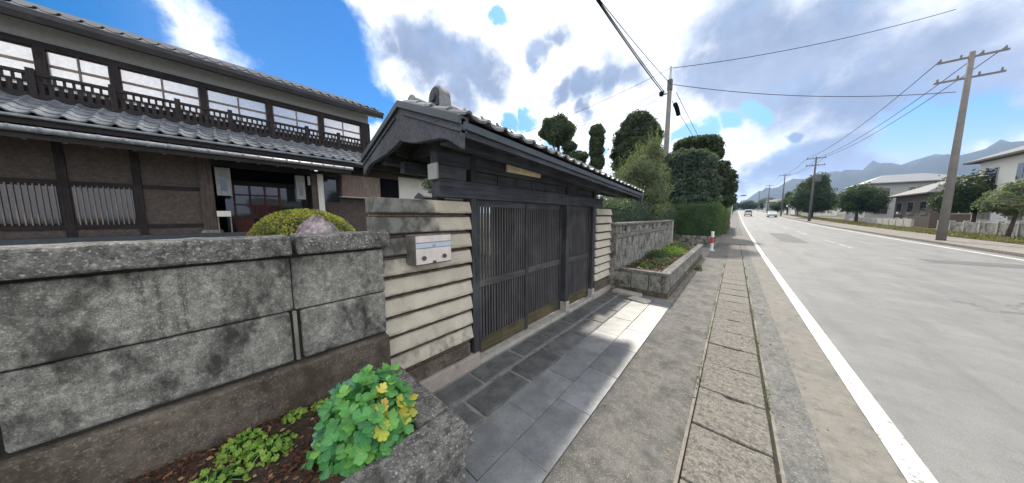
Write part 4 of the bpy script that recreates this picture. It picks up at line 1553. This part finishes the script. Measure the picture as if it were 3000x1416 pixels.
G2 = 'utility poles along the far side of the road'
RP = [(8.9, 27, 10.2, 'nearest utility pole on the far side of the road'), (8.75, 61, 10.0, 'dark utility pole with crossarm behind the roadside tree'),
      (8.75, 95, 10.6, 'utility pole in front of the hill, second down the far pavement'), (8.8, 135, 10.4, 'small distant utility pole, third down the far pavement'),
      (8.8, 190, 10.4, 'tiny most distant utility pole on the far pavement')]
CL = [('top left cable between the two nearest poles across the road', 'middle cable between the two nearest poles across the road', 'right cable between the two nearest poles across the road')] + [
      (f'left cable {w}', f'middle cable {w}', f'right cable {w}') for w in
      ('from the tree side pole to the pole before the hill', 'from the pole before the hill to the small distant pole', 'from the small distant pole to the tiny last pole')]
prev = None
for i, (x, y, h, lab) in enumerate(RP):
    upole('utility_pole', lab, x, y, h, arm=2.0, r=.17, mat=M_pole_far if i else M_pole, group=G2, arms=(.25, 1.3) if i < 2 else (.3,))
    if prev:
        for k, dx in enumerate((-.9, .3, .9)):
            cable(CL[i - 1][k], (prev[0] + dx, prev[1], gz(prev[1]) + prev[2] - .1), (x + dx, y, gz(y) + h - .1), .018, sag=.7, n=10, group='cables between the far poles')
    prev = (x, y, h)
tag(box('transformer', M_pole_far, None, 8.95, 9.45, 60.7, 61.3, gz(61) + 6.2, gz(61) + 7.2, bevel=.05), 'dark transformer box hung on the pole behind the roadside tree', 'transformer')


# ------------------------------------------------------------------ far side of the road
def rtree(label, x, y, blobs, leaf, mat, dens, seed, tr=.2, group='roadside trees across the road'):
    z = gz(y)
    bl = [((x + a, y + b_, z + c), (r_, r_, r2)) for a, b_, c, r_, r2 in blobs]
    return tree('roadside_tree', label, (x, y, z), bl, leaf, mat, dens, group=group, seed=seed, amp=.18, depth=.18, trunk_r=tr, core=.82)


rtree('big dark green tree on the far pavement before the hill', 11.3, 78, [(0, 0, 4.5, 2.6, 2.4), (-1.2, 0, 3.6, 2.2, 1.8), (1.5, 0, 3.4, 2.2, 1.9), (.4, 0, 7.0, 1.7, 2.0), (-.6, 0, 6.0, 1.8, 1.6), (0, 0, 2.4, 1.9, 1.3)], .28, L_right, 60, 21, .28)
rtree('dark green tree next right of the big one across the road', 12.6, 58, [(0, 0, 3.6, 1.7, 1.5), (1.0, 0, 2.9, 1.6, 1.5), (-.7, 0, 2.6, 1.2, 1.1)], .24, L_right, 90, 22, .16)
rtree('conical dark tree across the road beside the white house', 11.6, 112, [(0, 0, 3.5, 1.5, 2.3), (0, 0, 5.5, .9, 1.4)], .3, L_right, 50, 23)
rtree('round tree in a yard at the right across the road', 14.5, 40, [(0, 0, 3.2, 1.6, 1.4), (.9, .3, 2.6, 1.2, 1.1), (-.8, 0, 2.5, 1.2, 1.0)], .2, L_right, 130, 24, .14)
rtree('pale leafy tree in front of the nearest far house', 12.3, 31, [(0, 0, 2.3, .9, .9), (.4, .2, 3.0, .7, .7)], .14, L_olive, 220, 25, .08)
rtree('bushy tree low behind the distant bus shelter', 12.5, 150, [(0, 0, 2.5, 2.6, 2.0), (3, 0, 2.8, 2.6, 2.2)], .35, L_right, 30, 26)
rtree('small round tree left of the road far ahead', -2.2, 120, [(0, 0, 2.2, 2.2, 2.0), (-2.0, 0, 2.4, 2.0, 2.2)], .3, L_right, 40, 27)
rtree('dark tree group closing the road at its end', -1.5, 240, [(0, 0, 3, 4, 3.0), (8, 0, 3.4, 5, 3.4), (-6, 0, 4, 4, 4), (18, 5, 4, 6, 4)], .6, L_right, 12, 28)


def house(label, x, y, w, d, h, storeys, wallmat, roofmat, rz=0, group='houses across the road', roof_h=1.6):
    z = gz(y)
    t = thing('house', label, 'house', (x, y, z), rz, group)
    MB().box(-w / 2, w / 2, -d / 2, d / 2, -1, h).build('wall', wallmat, t)
    e = .55
    MB().add([(-w / 2 - e, -d / 2 - e, h), (w / 2 + e, -d / 2 - e, h), (w / 2 + e, d / 2 + e, h), (-w / 2 - e, d / 2 + e, h),
              (-w / 2 - e, -d / 2 - e, h + .14), (w / 2 + e, -d / 2 - e, h + .14), (w / 2 + e, d / 2 + e, h + .14), (-w / 2 - e, d / 2 + e, h + .14),
              (-w * .22, 0, h + roof_h), (w * .22, 0, h + roof_h)],
             [(0, 3, 2, 1), (0, 1, 5, 4), (1, 2, 6, 5), (2, 3, 7, 6), (3, 0, 4, 7), (4, 5, 9, 8), (5, 6, 9), (6, 7, 8, 9), (7, 4, 8)]).build('roof', roofmat, t)
    sh = h / storeys
    for s in range(storeys):
        z0 = s * sh + sh * .38
        z1 = s * sh + sh * .80
        for fx, n in (('s', max(2, int(w / 2.6))), ('w', max(2, int(d / 2.6)))):
            for i in range(n):
                L_ = w if fx == 's' else d
                u = -L_ / 2 + L_ * (i + .5) / n
                hw_ = .62
                if fx == 's':
                    f = MB().box(u - hw_, u + hw_, -d / 2 - .05, -d / 2 + .02, z0, z1).build('window', M_metal, t)
                    MB().box(u - hw_ + .05, u - .03, -d / 2 - .07, -d / 2 - .052, z0 + .05, z1 - .05).box(u + .03, u + hw_ - .05, -d / 2 - .07, -d / 2 - .052, z0 + .05, z1 - .05).build('pane', M_glass, f)
                else:
                    f = MB().box(-w / 2 - .05, -w / 2 + .02, u - hw_, u + hw_, z0, z1).build('window', M_metal, t)
                    MB().box(-w / 2 - .07, -w / 2 - .052, u - hw_ + .05, u - .03, z0 + .05, z1 - .05).box(-w / 2 - .07, -w / 2 - .052, u + .03, u + hw_ - .05, z0 + .05, z1 - .05).build('pane', M_glass, f)
    return t


house('cream two storey house with grey tiled roof nearest across the road', 18.5, 36, 8, 9, 5.6, 2, M_plaster, M_tile_dark)
house('low brown walled house with dark roof set back across the road', 19.5, 52, 9, 8, 3.4, 1, M_wall_brown, M_tile_dark, roof_h=1.9)
house('grey white two storey house behind the dark roadside trees', 18.5, 68, 8, 9, 5.4, 2, M_plaster_cool, M_tile)
house('white walled house with pale roof beyond the big dark tree', 15.2, 104, 7, 8, 3.6, 1, M_plaster, M_white_paint)
house('distant white house lowest in front of the hill', 17.5, 128, 9, 10, 3.4, 1, M_plaster, M_tile_dark)
house('far grey building at the end of the row across the road', 15, 170, 10, 14, 4.0, 1, M_plaster_cool, M_tile_dark)
house('tiny far white house left of the road end', -9, 190, 8, 10, 3.6, 1, M_plaster, M_tile, group='houses at the road end')
house('tiny far grey house in the middle of the road end', 22, 260, 14, 10, 4.6, 1, M_plaster_cool, M_tile_dark, group='houses at the road end')

# low fence walls across the road
def yard_wall(label, x, y0, y1, h, mat):
    t = thing('yard_wall', label, 'wall', (x, (y0 + y1) / 2, gz((y0 + y1) / 2)), 0, 'yard walls across the road')
    n = max(2, int((y1 - y0) / 1.6))
    dy = (y1 - y0) / n
    for i in range(n):
        a = -(y1 - y0) / 2 + dy * i
        box('panel', mat, t, -.08, .08, a + .02, a + dy - .12, -.2, h, bevel=.01)
        box('pier', M_pale, t, -.11, .11, a + dy - .11, a + dy + .01, -.2, h + .12, bevel=.01)
    return t


yard_wall('grey block yard wall in front of the nearest far house', 13.0, 22, 40, 1.0, M_wall)
yard_wall('pale low yard wall behind the dark roadside trees', 12.9, 44, 62, .8, M_pale)
yard_wall('white low yard wall past the big dark tree', 12.2, 82, 100, .9, M_pale)

# grassy verge tufts
n = 9000
P_ = np.stack([rng.uniform(10.6, 12.8, n), rng.uniform(22, 110, n), np.zeros(n)], 1)
P_[:, 2] = [gz(v) + .12 for v in P_[:, 1]]
o = link_mesh('verge_grass', quads_mesh('verge_grass', leaf_cloud(P_, np.tile([0, 0, .2], (n, 1)), .38, jitter=.9, aspect=.25, keep_up=1.5), M_grass))
tag(o, 'dry grass on the verge across the road', 'grass', kind='stuff')

# small bus shelter like structure by the verge
bs = thing('roadside_shelter', 'small white roofed shelter with dark opening before the distant white house', 'shelter', (11.4, 99, gz(99)))
for a in (-1.1, 1.1):
    for b_ in (-.8, .8):
        box('post', M_white_paint, bs, b_ - .09, b_ + .09, a - .09, a + .09, 0, 2.4)
box('back_panel', M_black, bs, .7, .76, -1.0, 1.0, .1, 2.3)
MB().prism([(-1.3, 2.4), (1.2, 2.4), (1.2, 2.55), (-1.3, 3.1)], 'y', -1.5, 1.5).build('roof', M_white_paint, bs)


def car(label, x, y, rz, paint, van=True):
    t = thing('car', label, 'car', (x, y, gz(y)), rz)
    w = .76
    if van:
        prof = [(-1.65, .28), (1.65, .28), (1.68, .75), (1.45, .98), (1.15, 1.12), (.75, 1.72), (.55, 1.80), (-1.5, 1.80), (-1.64, 1.60), (-1.68, .9)]
    else:
        prof = [(-2.1, .28), (2.1, .28), (2.15, .62), (1.95, .82), (1.0, .95), (.35, 1.38), (-.9, 1.42), (-1.6, 1.02), (-2.05, .95), (-2.15, .6)]
    MB().prism(prof, 'x', -w, w).build('body', paint, t, bevel=.06, seg=2)
    L_ = 1.68 if van else 2.15
    wy = 1.15 if van else 1.35
    for sx in (-1, 1):
        for sy in (-1, 1):
            wh = MB().tube([(sx * (w - .18), 0, 0), (sx * (w + .01), 0, 0)], .29, 18).build('wheel', M_rubber, t, bevel=.02, loc=(0, sy * wy, .29))
            MB().tube([(sx * (w + .005), 0, 0), (sx * (w + .02), 0, 0)], .17, 12).build('rim', M_metal, wh)
        MB().box(sx * (w - .28), sx * (w - .06), -L_ - .02, -L_ + .06, .75, 1.0).build('tail_lamp', M_lamp, t)
    if van:
        MB().prism([(-w + .1, 1.05), (w - .1, 1.05), (w - .16, 1.62), (-w + .16, 1.62)], 'y', -1.70, -1.66).build('rear_window', M_glass, t)
        for sx in (-1, 1):
            MB().prism([(-1.4, 1.05), (.85, 1.05), (.6, 1.62), (-1.4, 1.62)], 'x', sx * w - .01, sx * w + .015).build('side_window', M_glass, t)
    else:
        for sx in (-1, 1):
            MB().prism([(-1.3, .98), (.8, .98), (.3, 1.32), (-.85, 1.35)], 'x', sx * w - .01, sx * w + .015).build('side_window', M_glass, t)
        MB().prism([(-w + .1, .98), (w - .1, .98), (w - .2, 1.3), (-w + .2, 1.3)], 'y', -1.5, -1.2).build('rear_window', M_glass, t)
    MB().box(-w, w, -L_ - .05, -L_ + .1, .3, .48).build('bumper', M_knob, t, bevel=.02)
    return t


c_ = atY(2182, 632, 100)
car('small white van driving away in the near lane far down the road', 2.55, 96, 0, M_car)
car('low white car far away in the opposite lane', 6.6, 88, R(180), M_car_blue, False)

# signal / sign arm over the road far ahead
ss = thing('road_sign_gantry', 'distant thin pole with sign arm at the left of the far road', 'road sign', (-.9, 95, gz(95)))
MB().tube([(0, 0, 0), (0, 0, 5.6)], .08, 8).build('pole', M_white_paint, ss)
MB().tube([(0, 0, 5.4), (2.8, 0, 5.7)], .05, 8).build('arm', M_pole_far, ss)
box('sign_plate', M_pole_far, ss, 1.6, 2.7, -.04, .04, 5.5, 5.8)

# ------------------------------------------------------------------ hills
def hills():
    vs, fs = [], []
    r_ = np.random.default_rng(5)
    az0, az1, nA = -40, 70, 160
    rings = [(1500, .0), (1750, .25), (2000, .55), (2300, .85), (2600, 1.0), (3200, .8), (3900, .0)]

    def height(a):
        # a: degrees right of the road; ridge climbs to the right as in the photograph
        pts = [(-40, 20), (-12, 30), (-2, 50), (-.3, 90), (1.0, 185), (2.9, 290), (5, 350), (8.4, 420), (12, 455), (16, 480), (22, 540), (30, 500), (45, 400), (70, 200)]
        for (p, hp), (q, hq) in zip(pts, pts[1:]):
            if a <= q:
                return hp + (hq - hp) * (a - p) / (q - p)
        return 200
    for i in range(nA + 1):
        a = az0 + (az1 - az0) * i / nA
        h = height(a) * .62
        for j, (rr, k) in enumerate(rings):
            wob = 1 + .05 * math.sin(a * 1.7 + j) + .04 * math.sin(a * 4.3 + j * 2.1) + .02 * math.sin(a * 11 + j)
            x = rr * math.sin(R(a))
            y_ = rr * math.cos(R(a))
            vs.append((x, y_, 7.5 + h * k * wob + (r_.normal(0, 5) if 0 < k else 0)))
    n = len(rings)
    for i in range(nA):
        for j in range(n - 1):
            fs.append((i * n + j, i * n + j + 1, (i + 1) * n + j + 1, (i + 1) * n + j))
    return structure(link_mesh('hills', mesh_from('hills', vs, fs, M_hill, True)))


hills()

# ------------------------------------------------------------------ the old house
hs = thing('traditional_house', 'two storey dark timber Japanese house with white band and tiled roofs behind the wall', 'house', (-12.5, 2.0, .9))
HB = Vector(hs.location)


def hb(name, mat, *b, parent=hs, bevel=.0):
    o = box(name, mat, None, *b, bevel=bevel)
    o.parent = parent
    off = HB if parent is hs else HB + Vector(parent.location)
    o.location = Vector(o.location) - off
    return o


HY0, HY1 = -9.0, 4.6
# upper storey
hb('upper_wall', M_plaster_cool, -18, -12.56, HY0, HY1, 4.2, 6.3)
hb('plaster_band', M_plaster_cool, -12.56, -12.50, HY0, HY1 - .05, 5.66, 6.02)
hb('window_head_beam', M_wood_house_y, -12.6, -12.44, HY0, HY1, 5.50, 5.655)
hb('window_sill_beam', M_wood_house_y, -12.6, -12.42, HY0, HY1, 4.42, 4.60)
hb('end_wall', M_wood_house, -12.6, -12.42, 4.26, HY1, 4.6, 5.5)
bays = [(-8.6, -7.2), (-7.05, -5.7), (-5.55, -4.2), (-4.05, -2.6), (-2.5, -1.65), (-1.52, -.18), (-.04, 1.29), (1.44, 2.76), (2.92, 4.24)]
for a, b_ in bays:
    hb('window_post', M_wood_house, -12.58, -12.40, b_, b_ + .14, 4.6, 5.5)
    wn = hb('window', M_lattice, -12.55, -12.52, a, b_, 4.6, 5.5)
    m = (a + b_) / 2
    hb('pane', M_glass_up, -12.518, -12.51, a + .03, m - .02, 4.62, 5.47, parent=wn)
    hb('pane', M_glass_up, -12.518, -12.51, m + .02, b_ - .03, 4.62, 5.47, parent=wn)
    hb('mullion', M_lattice, -12.515, -12.48, m - .015, m + .015, 4.6, 5.5, parent=wn)
    hb('glazing_bar', M_lattice, -12.512, -12.495, a, b_, 5.13, 5.19, parent=wn)
# railing with balusters
rl = hb('balcony_railing', M_wood_house_y, -12.14, -12.07, HY0, HY1, 4.76, 4.83)
hb('lower_rail', M_wood_house_y, -12.13, -12.08, HY0, HY1, 4.60, 4.64, parent=rl)
hb('base_rail', M_wood_house_y, -12.16, -12.06, HY0, HY1, 4.25, 4.37, parent=rl)
yy = -8.6
bal = MB().box(-.015, .015, -.033, .033, -.12, .12).mesh('baluster', M_wood_house)
bal2 = MB().box(-.012, .012, -.02, .02, -.06, .06).mesh('baluster', M_wood_house)
while yy < HY1:
    o = link_mesh('baluster', bal, rl)
    o.location = Vector((-12.105, yy, 4.485)) - HB - Vector(rl.location)
    o = link_mesh('baluster', bal2, rl)
    o.location = Vector((-12.105, yy + .05, 4.70)) - HB - Vector(rl.location)
    yy += .115
for yy in [-8.4, -7.4, -6.4, -5.4, -4.4, -3.5, -2.6, -1.6, -.6, .4, 1.37, 2.3, 3.3, 4.2]:
    hb('rail_post', M_wood_house, -12.17, -12.05, yy - .05, yy + .05, 4.25, 4.9, parent=rl)
# upper roof with tiled eave
rf = MB().prism([(-11.95, 6.02), (-11.95, 6.12), (-15.2, 7.55), (-18.6, 6.1), (-18.6, 6.0), (-15.2, 7.4)], 'y', HY0 - .4, HY1 + .45)
rf.v = [tuple(Vector(p) - HB) for p in rf.v]
rf = rf.build('upper_roof', M_tile_dark, hs)
f_ = MB().box(-12.02, -11.93, HY0, HY1 + .4, 5.88, 6.02)
f_.v = [tuple(Vector(p) - HB) for p in f_.v]
f_.build('eave_fascia', M_wood_house_y, rf)
s2 = MB().prism([(-12.5, 6.03), (-12.02, 5.99), (-12.02, 5.97), (-12.5, 6.0)], 'y', HY0, HY1 + .3)
s2.v = [tuple(Vector(p) - HB) for p in s2.v]
s2.build('soffit', M_plaster_cool, rf)
et = tile_mesh(.27, .3, 'tile', M_tile_dark, amp=.03)
lay_tiles(rf, et, Vector((-12.22, -8.9, 6.27)) - HB, (0, 1, 0), Vector((.3, 0, -.125)), 51, 1, .27, .3)

# lower tiled roof
lr = MB().prism([(-12.15, 4.24), (-10.78, 3.60), (-10.78, 3.55), (-12.15, 4.15)], 'y', -8.7, 8.1)
lr.v = [tuple(Vector(p) - HB) for p in lr.v]
lr = lr.build('lower_roof', M_wood_house_y, hs)
lt = tile_mesh(.30, .31, 'tile', M_tile_house, amp=.032, th=.03)
dn = Vector((1.37, 0, -.64)).normalized()
lay_tiles(lr, lt, Vector((-12.13, -8.7, 4.26)) - HB, (0, 1, 0), dn, 56, 5, .30, .298, jit=.006)


def hbp(name, mat, parent, *b, bevel=0):
    o = box(name, mat, None, *b, bevel=bevel)
    o.parent = parent
    o.location = Vector(o.location) - HB
    return o


hbp('eave_tile_edge', M_tile_house, lr, -10.80, -10.73, -8.7, 8.1, 3.55, 3.61, bevel=.015)
hbp('eave_board', M_wood_house_y, lr, -10.85, -10.80, -8.7, 8.1, 3.44, 3.55)
rmesh = MB().box(-.5, .5, -.03, .03, -.035, .035).mesh('rafter', M_wood_house_y)
cmesh = MB().box(-.005, .005, -.026, .026, -.028, .028).mesh('rafter_cap', M_cap)
yy = -8.5
while yy < 8.0:
    o = link_mesh('rafter', rmesh, lr, Vector((-11.35, yy, 3.60)) - HB, (0, R(14), 0))
    link_mesh('rafter_cap', cmesh, o, (.506, 0, 0))
    yy += .42
# entrance canopy below it
cp = MB().prism([(-11.6, 3.50), (-10.27, 3.24), (-10.27, 3.19), (-11.6, 3.38)], 'y', -8.6, 3.12)
cp.v = [tuple(Vector(p) - HB) for p in cp.v]
cp = cp.build('canopy', M_wood_house_y, hs)
g_ = MB().tube([Vector((-10.24, -8.6, 3.25)) - HB, Vector((-10.24, 3.16, 3.25)) - HB], .058, 12).build('canopy_edge_roll', M_tile_house, cp, smooth=True)
yy = -8.5
cs = MB().tube([(0, -.02, 0), (0, .02, 0)], .066, 12).mesh('roll_collar', M_tile_house)
while yy < 3.1:
    link_mesh('roll_collar', cs, g_, Vector((-10.24, yy, 3.25)) - HB)
    yy += .3
hbp('canopy_board', M_wood_house_y, cp, -10.32, -10.27, -8.6, 3.1, 3.08, 3.18)
yy = -8.4
while yy < 3.1:
    o = link_mesh('rafter', rmesh, cp, Vector((-10.85, yy, 3.20)) - HB, (0, R(10), 0))
    link_mesh('rafter_cap', cmesh, o, (.506, 0, -.01))
    yy += .4
# ground floor
hb('entrance_back_wall', M_black, -13.4, -13.3, -1.2, 2.3, .9, 3.6)
hb('entrance_side_wall', M_wood_house, -13.3, -11.45, -.35, -.24, .9, 3.6)
hb('entrance_side_wall', M_wood_house, -13.3, -11.45, 2.2, 2.3, .9, 3.6)
hb('entrance_ceiling', M_wood_house_y, -13.3, -11.0, -8.6, 8.0, 3.52, 3.56)
hb('left_front_wall', M_wall_brown, -11.5, -11.4, HY0, -.36, .9, 3.5)
for yy in (-1.35, -2.3, -3.25, -4.3, -6.1):
    hb('wall_post', M_wood_house, -11.42, -11.36, yy - .06, yy + .06, .9, 3.4)
hb('wall_rail', M_wood_house_y, -11.42, -11.37, HY0, -.36, 2.30, 2.40)
hb('wall_rail', M_wood_house_y, -11.42, -11.37, HY0, -.36, 1.30, 1.40)
for a, b_ in ((-2.24, -1.41), (-3.19, -2.36)):
    wn = hb('window', M_wood_house, -11.40, -11.38, a, b_, 1.40, 2.30)
    hb('pane', M_glass, -11.378, -11.372, a + .03, b_ - .03, 1.44, 2.26, parent=wn)
    for i in range(11):
        hb('lattice_bar', M_lattice, -11.366, -11.345, a + .06 + i * .07, a + .078 + i * .07, 1.40, 2.30, parent=wn)
hb('corner_post', M_brown_post, -11.46, -11.32, -.36, -.10, 1.2, 3.5, bevel=.01)
hb('post_base_stone', M_wall, -11.55, -11.2, -.42, .0, .9, 1.21, bevel=.04)
hb('entrance_header', M_wood_house_y, -11.5, -11.35, -.3, 3.1, 3.05, 3.2)
ed = hb('entrance_door', M_red, -12.25, -12.2, .3, 1.4, 1.06, 1.2)
hb('door_header', M_wood_house_y, -12.27, -12.18, .0, 2.2, 2.62, 2.75)
for i in range(4):
    yy = .3 + i * .366
    hb('door_stile', M_red, -12.24, -12.19, yy - .025, yy + .025, 1.2, 2.62, parent=ed)
for zz in (1.55, 1.98, 2.3):
    hb('door_rail', M_red, -12.235, -12.195, .3, 1.4, zz - .02, zz + .02, parent=ed)
hb('door_panel', M_red, -12.23, -12.21, .3, .66, 1.2, 1.55, parent=ed)
lat = MB().box(-.008, .008, -.012, .012, -.2, .2).mesh('door_slat', M_red)
for i in range(18):
    o = link_mesh('door_slat', lat, ed)
    o.location = Vector((-12.205, .70 + i * .04, 1.76)) - HB - Vector(ed.location)
hb('entrance_glass', M_glass, -12.30, -12.28, .1, 2.2, 1.1, 2.6)
hb('white_column', M_plaster, -11.42, -11.25, 2.33, 2.50, .9, 3.1, bevel=.01)
hb('brown_pier', M_brown_post, -11.44, -11.3, 2.16, 2.32, .9, 3.1)
hb('right_front_wall', M_wall_brown, -11.95, -11.82, 2.5, 5.5, .9, 3.55)
wn = hb('dark_window', M_glass, -11.82, -11.80, 2.62, 3.12, 2.15, 3.05)
hb('window_frame', M_wood_house, -11.81, -11.78, 2.56, 2.62, 2.1, 3.1, parent=wn)
# projecting lattice bay
by = hb('lattice_bay', M_lattice, -11.8, -11.42, 3.12, 4.52, 2.38, 3.2, bevel=.004)
ls = MB().box(-.01, .01, -.018, .018, -.40, .40).mesh('bay_slat', M_lattice)
for i in range(26):
    o = link_mesh('bay_slat', ls, by)
    o.location = Vector((-11.41, 3.17 + i * .052, 2.79)) - HB - Vector(by.location)
hb('bay_sill', M_plaster_cool, -11.84, -11.38, 3.08, 4.56, 2.33, 2.375, parent=by)
hb('side_opening', M_black, -11.80, -11.78, 4.60, 5.47, 2.0, 3.25)  # flat black sheet painted as the dark inside the opening
hb('opening_frame', M_wood_house, -11.81, -11.76, 4.54, 4.60, 1.9, 3.3)
hb('white_end_wall', M_plaster, -12.6, -11.76, 5.48, 7.3, .9, 3.4)
hb('wing_wall', M_plaster_cool, -18, -12.0, 5.0, 8.0, .9, 4.2)
hb('stone_step', M_drip, -11.2, -10.9, -4, .9, .86, 1.13, bevel=.01)
hb('floor', M_wall, -13.3, -10.9, -4, 5.4, .8, .93)


# hanging lantern boxes and entrance furniture: things of their own
def lantern(label, y0, y1, z0, z1, x):
    t = thing('hanging_lantern', label, 'lantern', (x, (y0 + y1) / 2, z0), 0, 'lanterns flanking the house entrance')
    w, h = (y1 - y0) / 2, z1 - z0
    m = MB().box(-.1, .1, -w, -w * .42, 0, h).box(-.1, .1, w * .42, w, 0, h).box(-.1, .1, -w * .42, w * .42, 0, h * .17).box(-.1, .1, -w * .42, w * .42, h * .7, h)
    m.build('frame', M_lantern, t, bevel=.006)
    MB().box(-.05, .085, -w * .42, w * .42, h * .17, h * .7).build('pane', M_glass, t)
    MB().tube([(0, 0, h), (0, 0, h + .3)], .01, 6).build('hanger', M_wood_house, t)
    return t


lantern('large pale hanging lantern box left of the dark house entrance', -.05, .25, 2.2, 3.0, -11.35)
lantern('narrow pale hanging lantern box right of the dark house entrance', 1.73, 1.97, 2.18, 2.98, -11.35)
o = box('wall_box', M_plaster_cool, None, -11.32, -11.22, 2.05, 2.12, 2.68, 2.99, bevel=.01)
tag(o, 'tiny white box hung beside the narrow lantern at the house entrance', 'box')
st = thing('umbrella_stand', 'white topped slender stand at the left of the house entrance', 'stand', (-11.1, .04, 1.13))
box('tray', M_plaster, st, -.12, .12, -.135, .135, .46, .62, bevel=.005)
for sx in (-.1, .1):
    for sy in (-.12, .12):
        box('leg', M_lattice, st, sx - .01, sx + .01, sy - .012, sy + .012, 0, .46)

scene.render.film_transparent = False

# ------------------------------------------------------------------ air
def haze():
    m = bpy.data.materials.new('pale_haze')
    m.use_nodes = True
    nt = m.node_tree
    nt.nodes.remove(nt.nodes['Principled BSDF'])
    v = nt.nodes.new('ShaderNodeVolumePrincipled')
    v.inputs['Color'].default_value = (.42, .60, 1.0, 1)
    v.inputs['Density'].default_value = .00020
    v.inputs['Anisotropy'].default_value = .2
    nt.links.new(v.outputs[0], nt.nodes['Material Output'].inputs['Volume'])
    o = MB().box(-3100, 4100, -80, 4400, -2, 420).build('haze', m)
    o['kind'] = 'stuff'
    return tag(o, 'thin pale haze in the air towards the hills', 'haze')


haze()


# ------------------------------------------------------------------ small litter: leaves, grit and weeds in the joints
def litter(name, label, cat, pts, size, mat, up=0.0, aspect=.6):
    pts = np.array(pts)
    o = link_mesh(name, quads_mesh(name, leaf_cloud(pts, np.tile([0, 0, 1.], (len(pts), 1)), size, jitter=.45 if not up else .9, aspect=aspect, keep_up=up), mat))
    return tag(o, label, cat, kind='stuff')


M_dead = leafy('dead_leaf', [(.16, .09, .04), (.28, .18, .08), (.36, .27, .13)], trans=.1, scale=20)
pts = []
for _ in range(170):
    y_ = random.uniform(1.0, 12)
    pts.append((random.choice([-.20 + random.gauss(0, .03), .335 + random.gauss(0, .04), .57 + random.gauss(0, .05), -.80 + abs(random.gauss(0, .05)), random.uniform(-.7, .5)]), y_, .014))
for _ in range(70):
    pts.append((random.gauss(.36, .09), random.choice([4.35, 5.6]) + random.gauss(0, .07), .016))
litter('fallen_leaves', 'scattered small dead leaves along the drain edges', 'fallen leaves', pts, .022, M_dead)
pts = [(random.gauss(-.84, .04), random.uniform(5.5, 12.3), random.uniform(.01, .05)) for _ in range(900)]
pts += [(random.choice([-.172, .318]) + random.gauss(0, .012), random.choice([3.1, 4.4, 5.7, 7.3, 8.8, 10.5, 13]) + random.gauss(0, .22), random.uniform(.008, .025)) for _ in range(900)]
litter('joint_weeds', 'thin weeds and moss growing in the drain and planter joints', 'weeds', pts, .026, L_olive, up=.8, aspect=.35)
pts = [(random.uniform(-1.93, -1.25), random.uniform(-.8, .62), .445) for _ in range(420)]
litter('soil_litter', 'dead leaf litter on the near planter soil', 'leaf litter', pts, .022, M_dead)
pts = [(random.gauss(-1.45, .3), random.uniform(5.75, 12.1), .455) for _ in range(700)]
litter('planter_litter', 'dry leaf litter on the raised planter soil', 'leaf litter', pts, .05, M_dead)
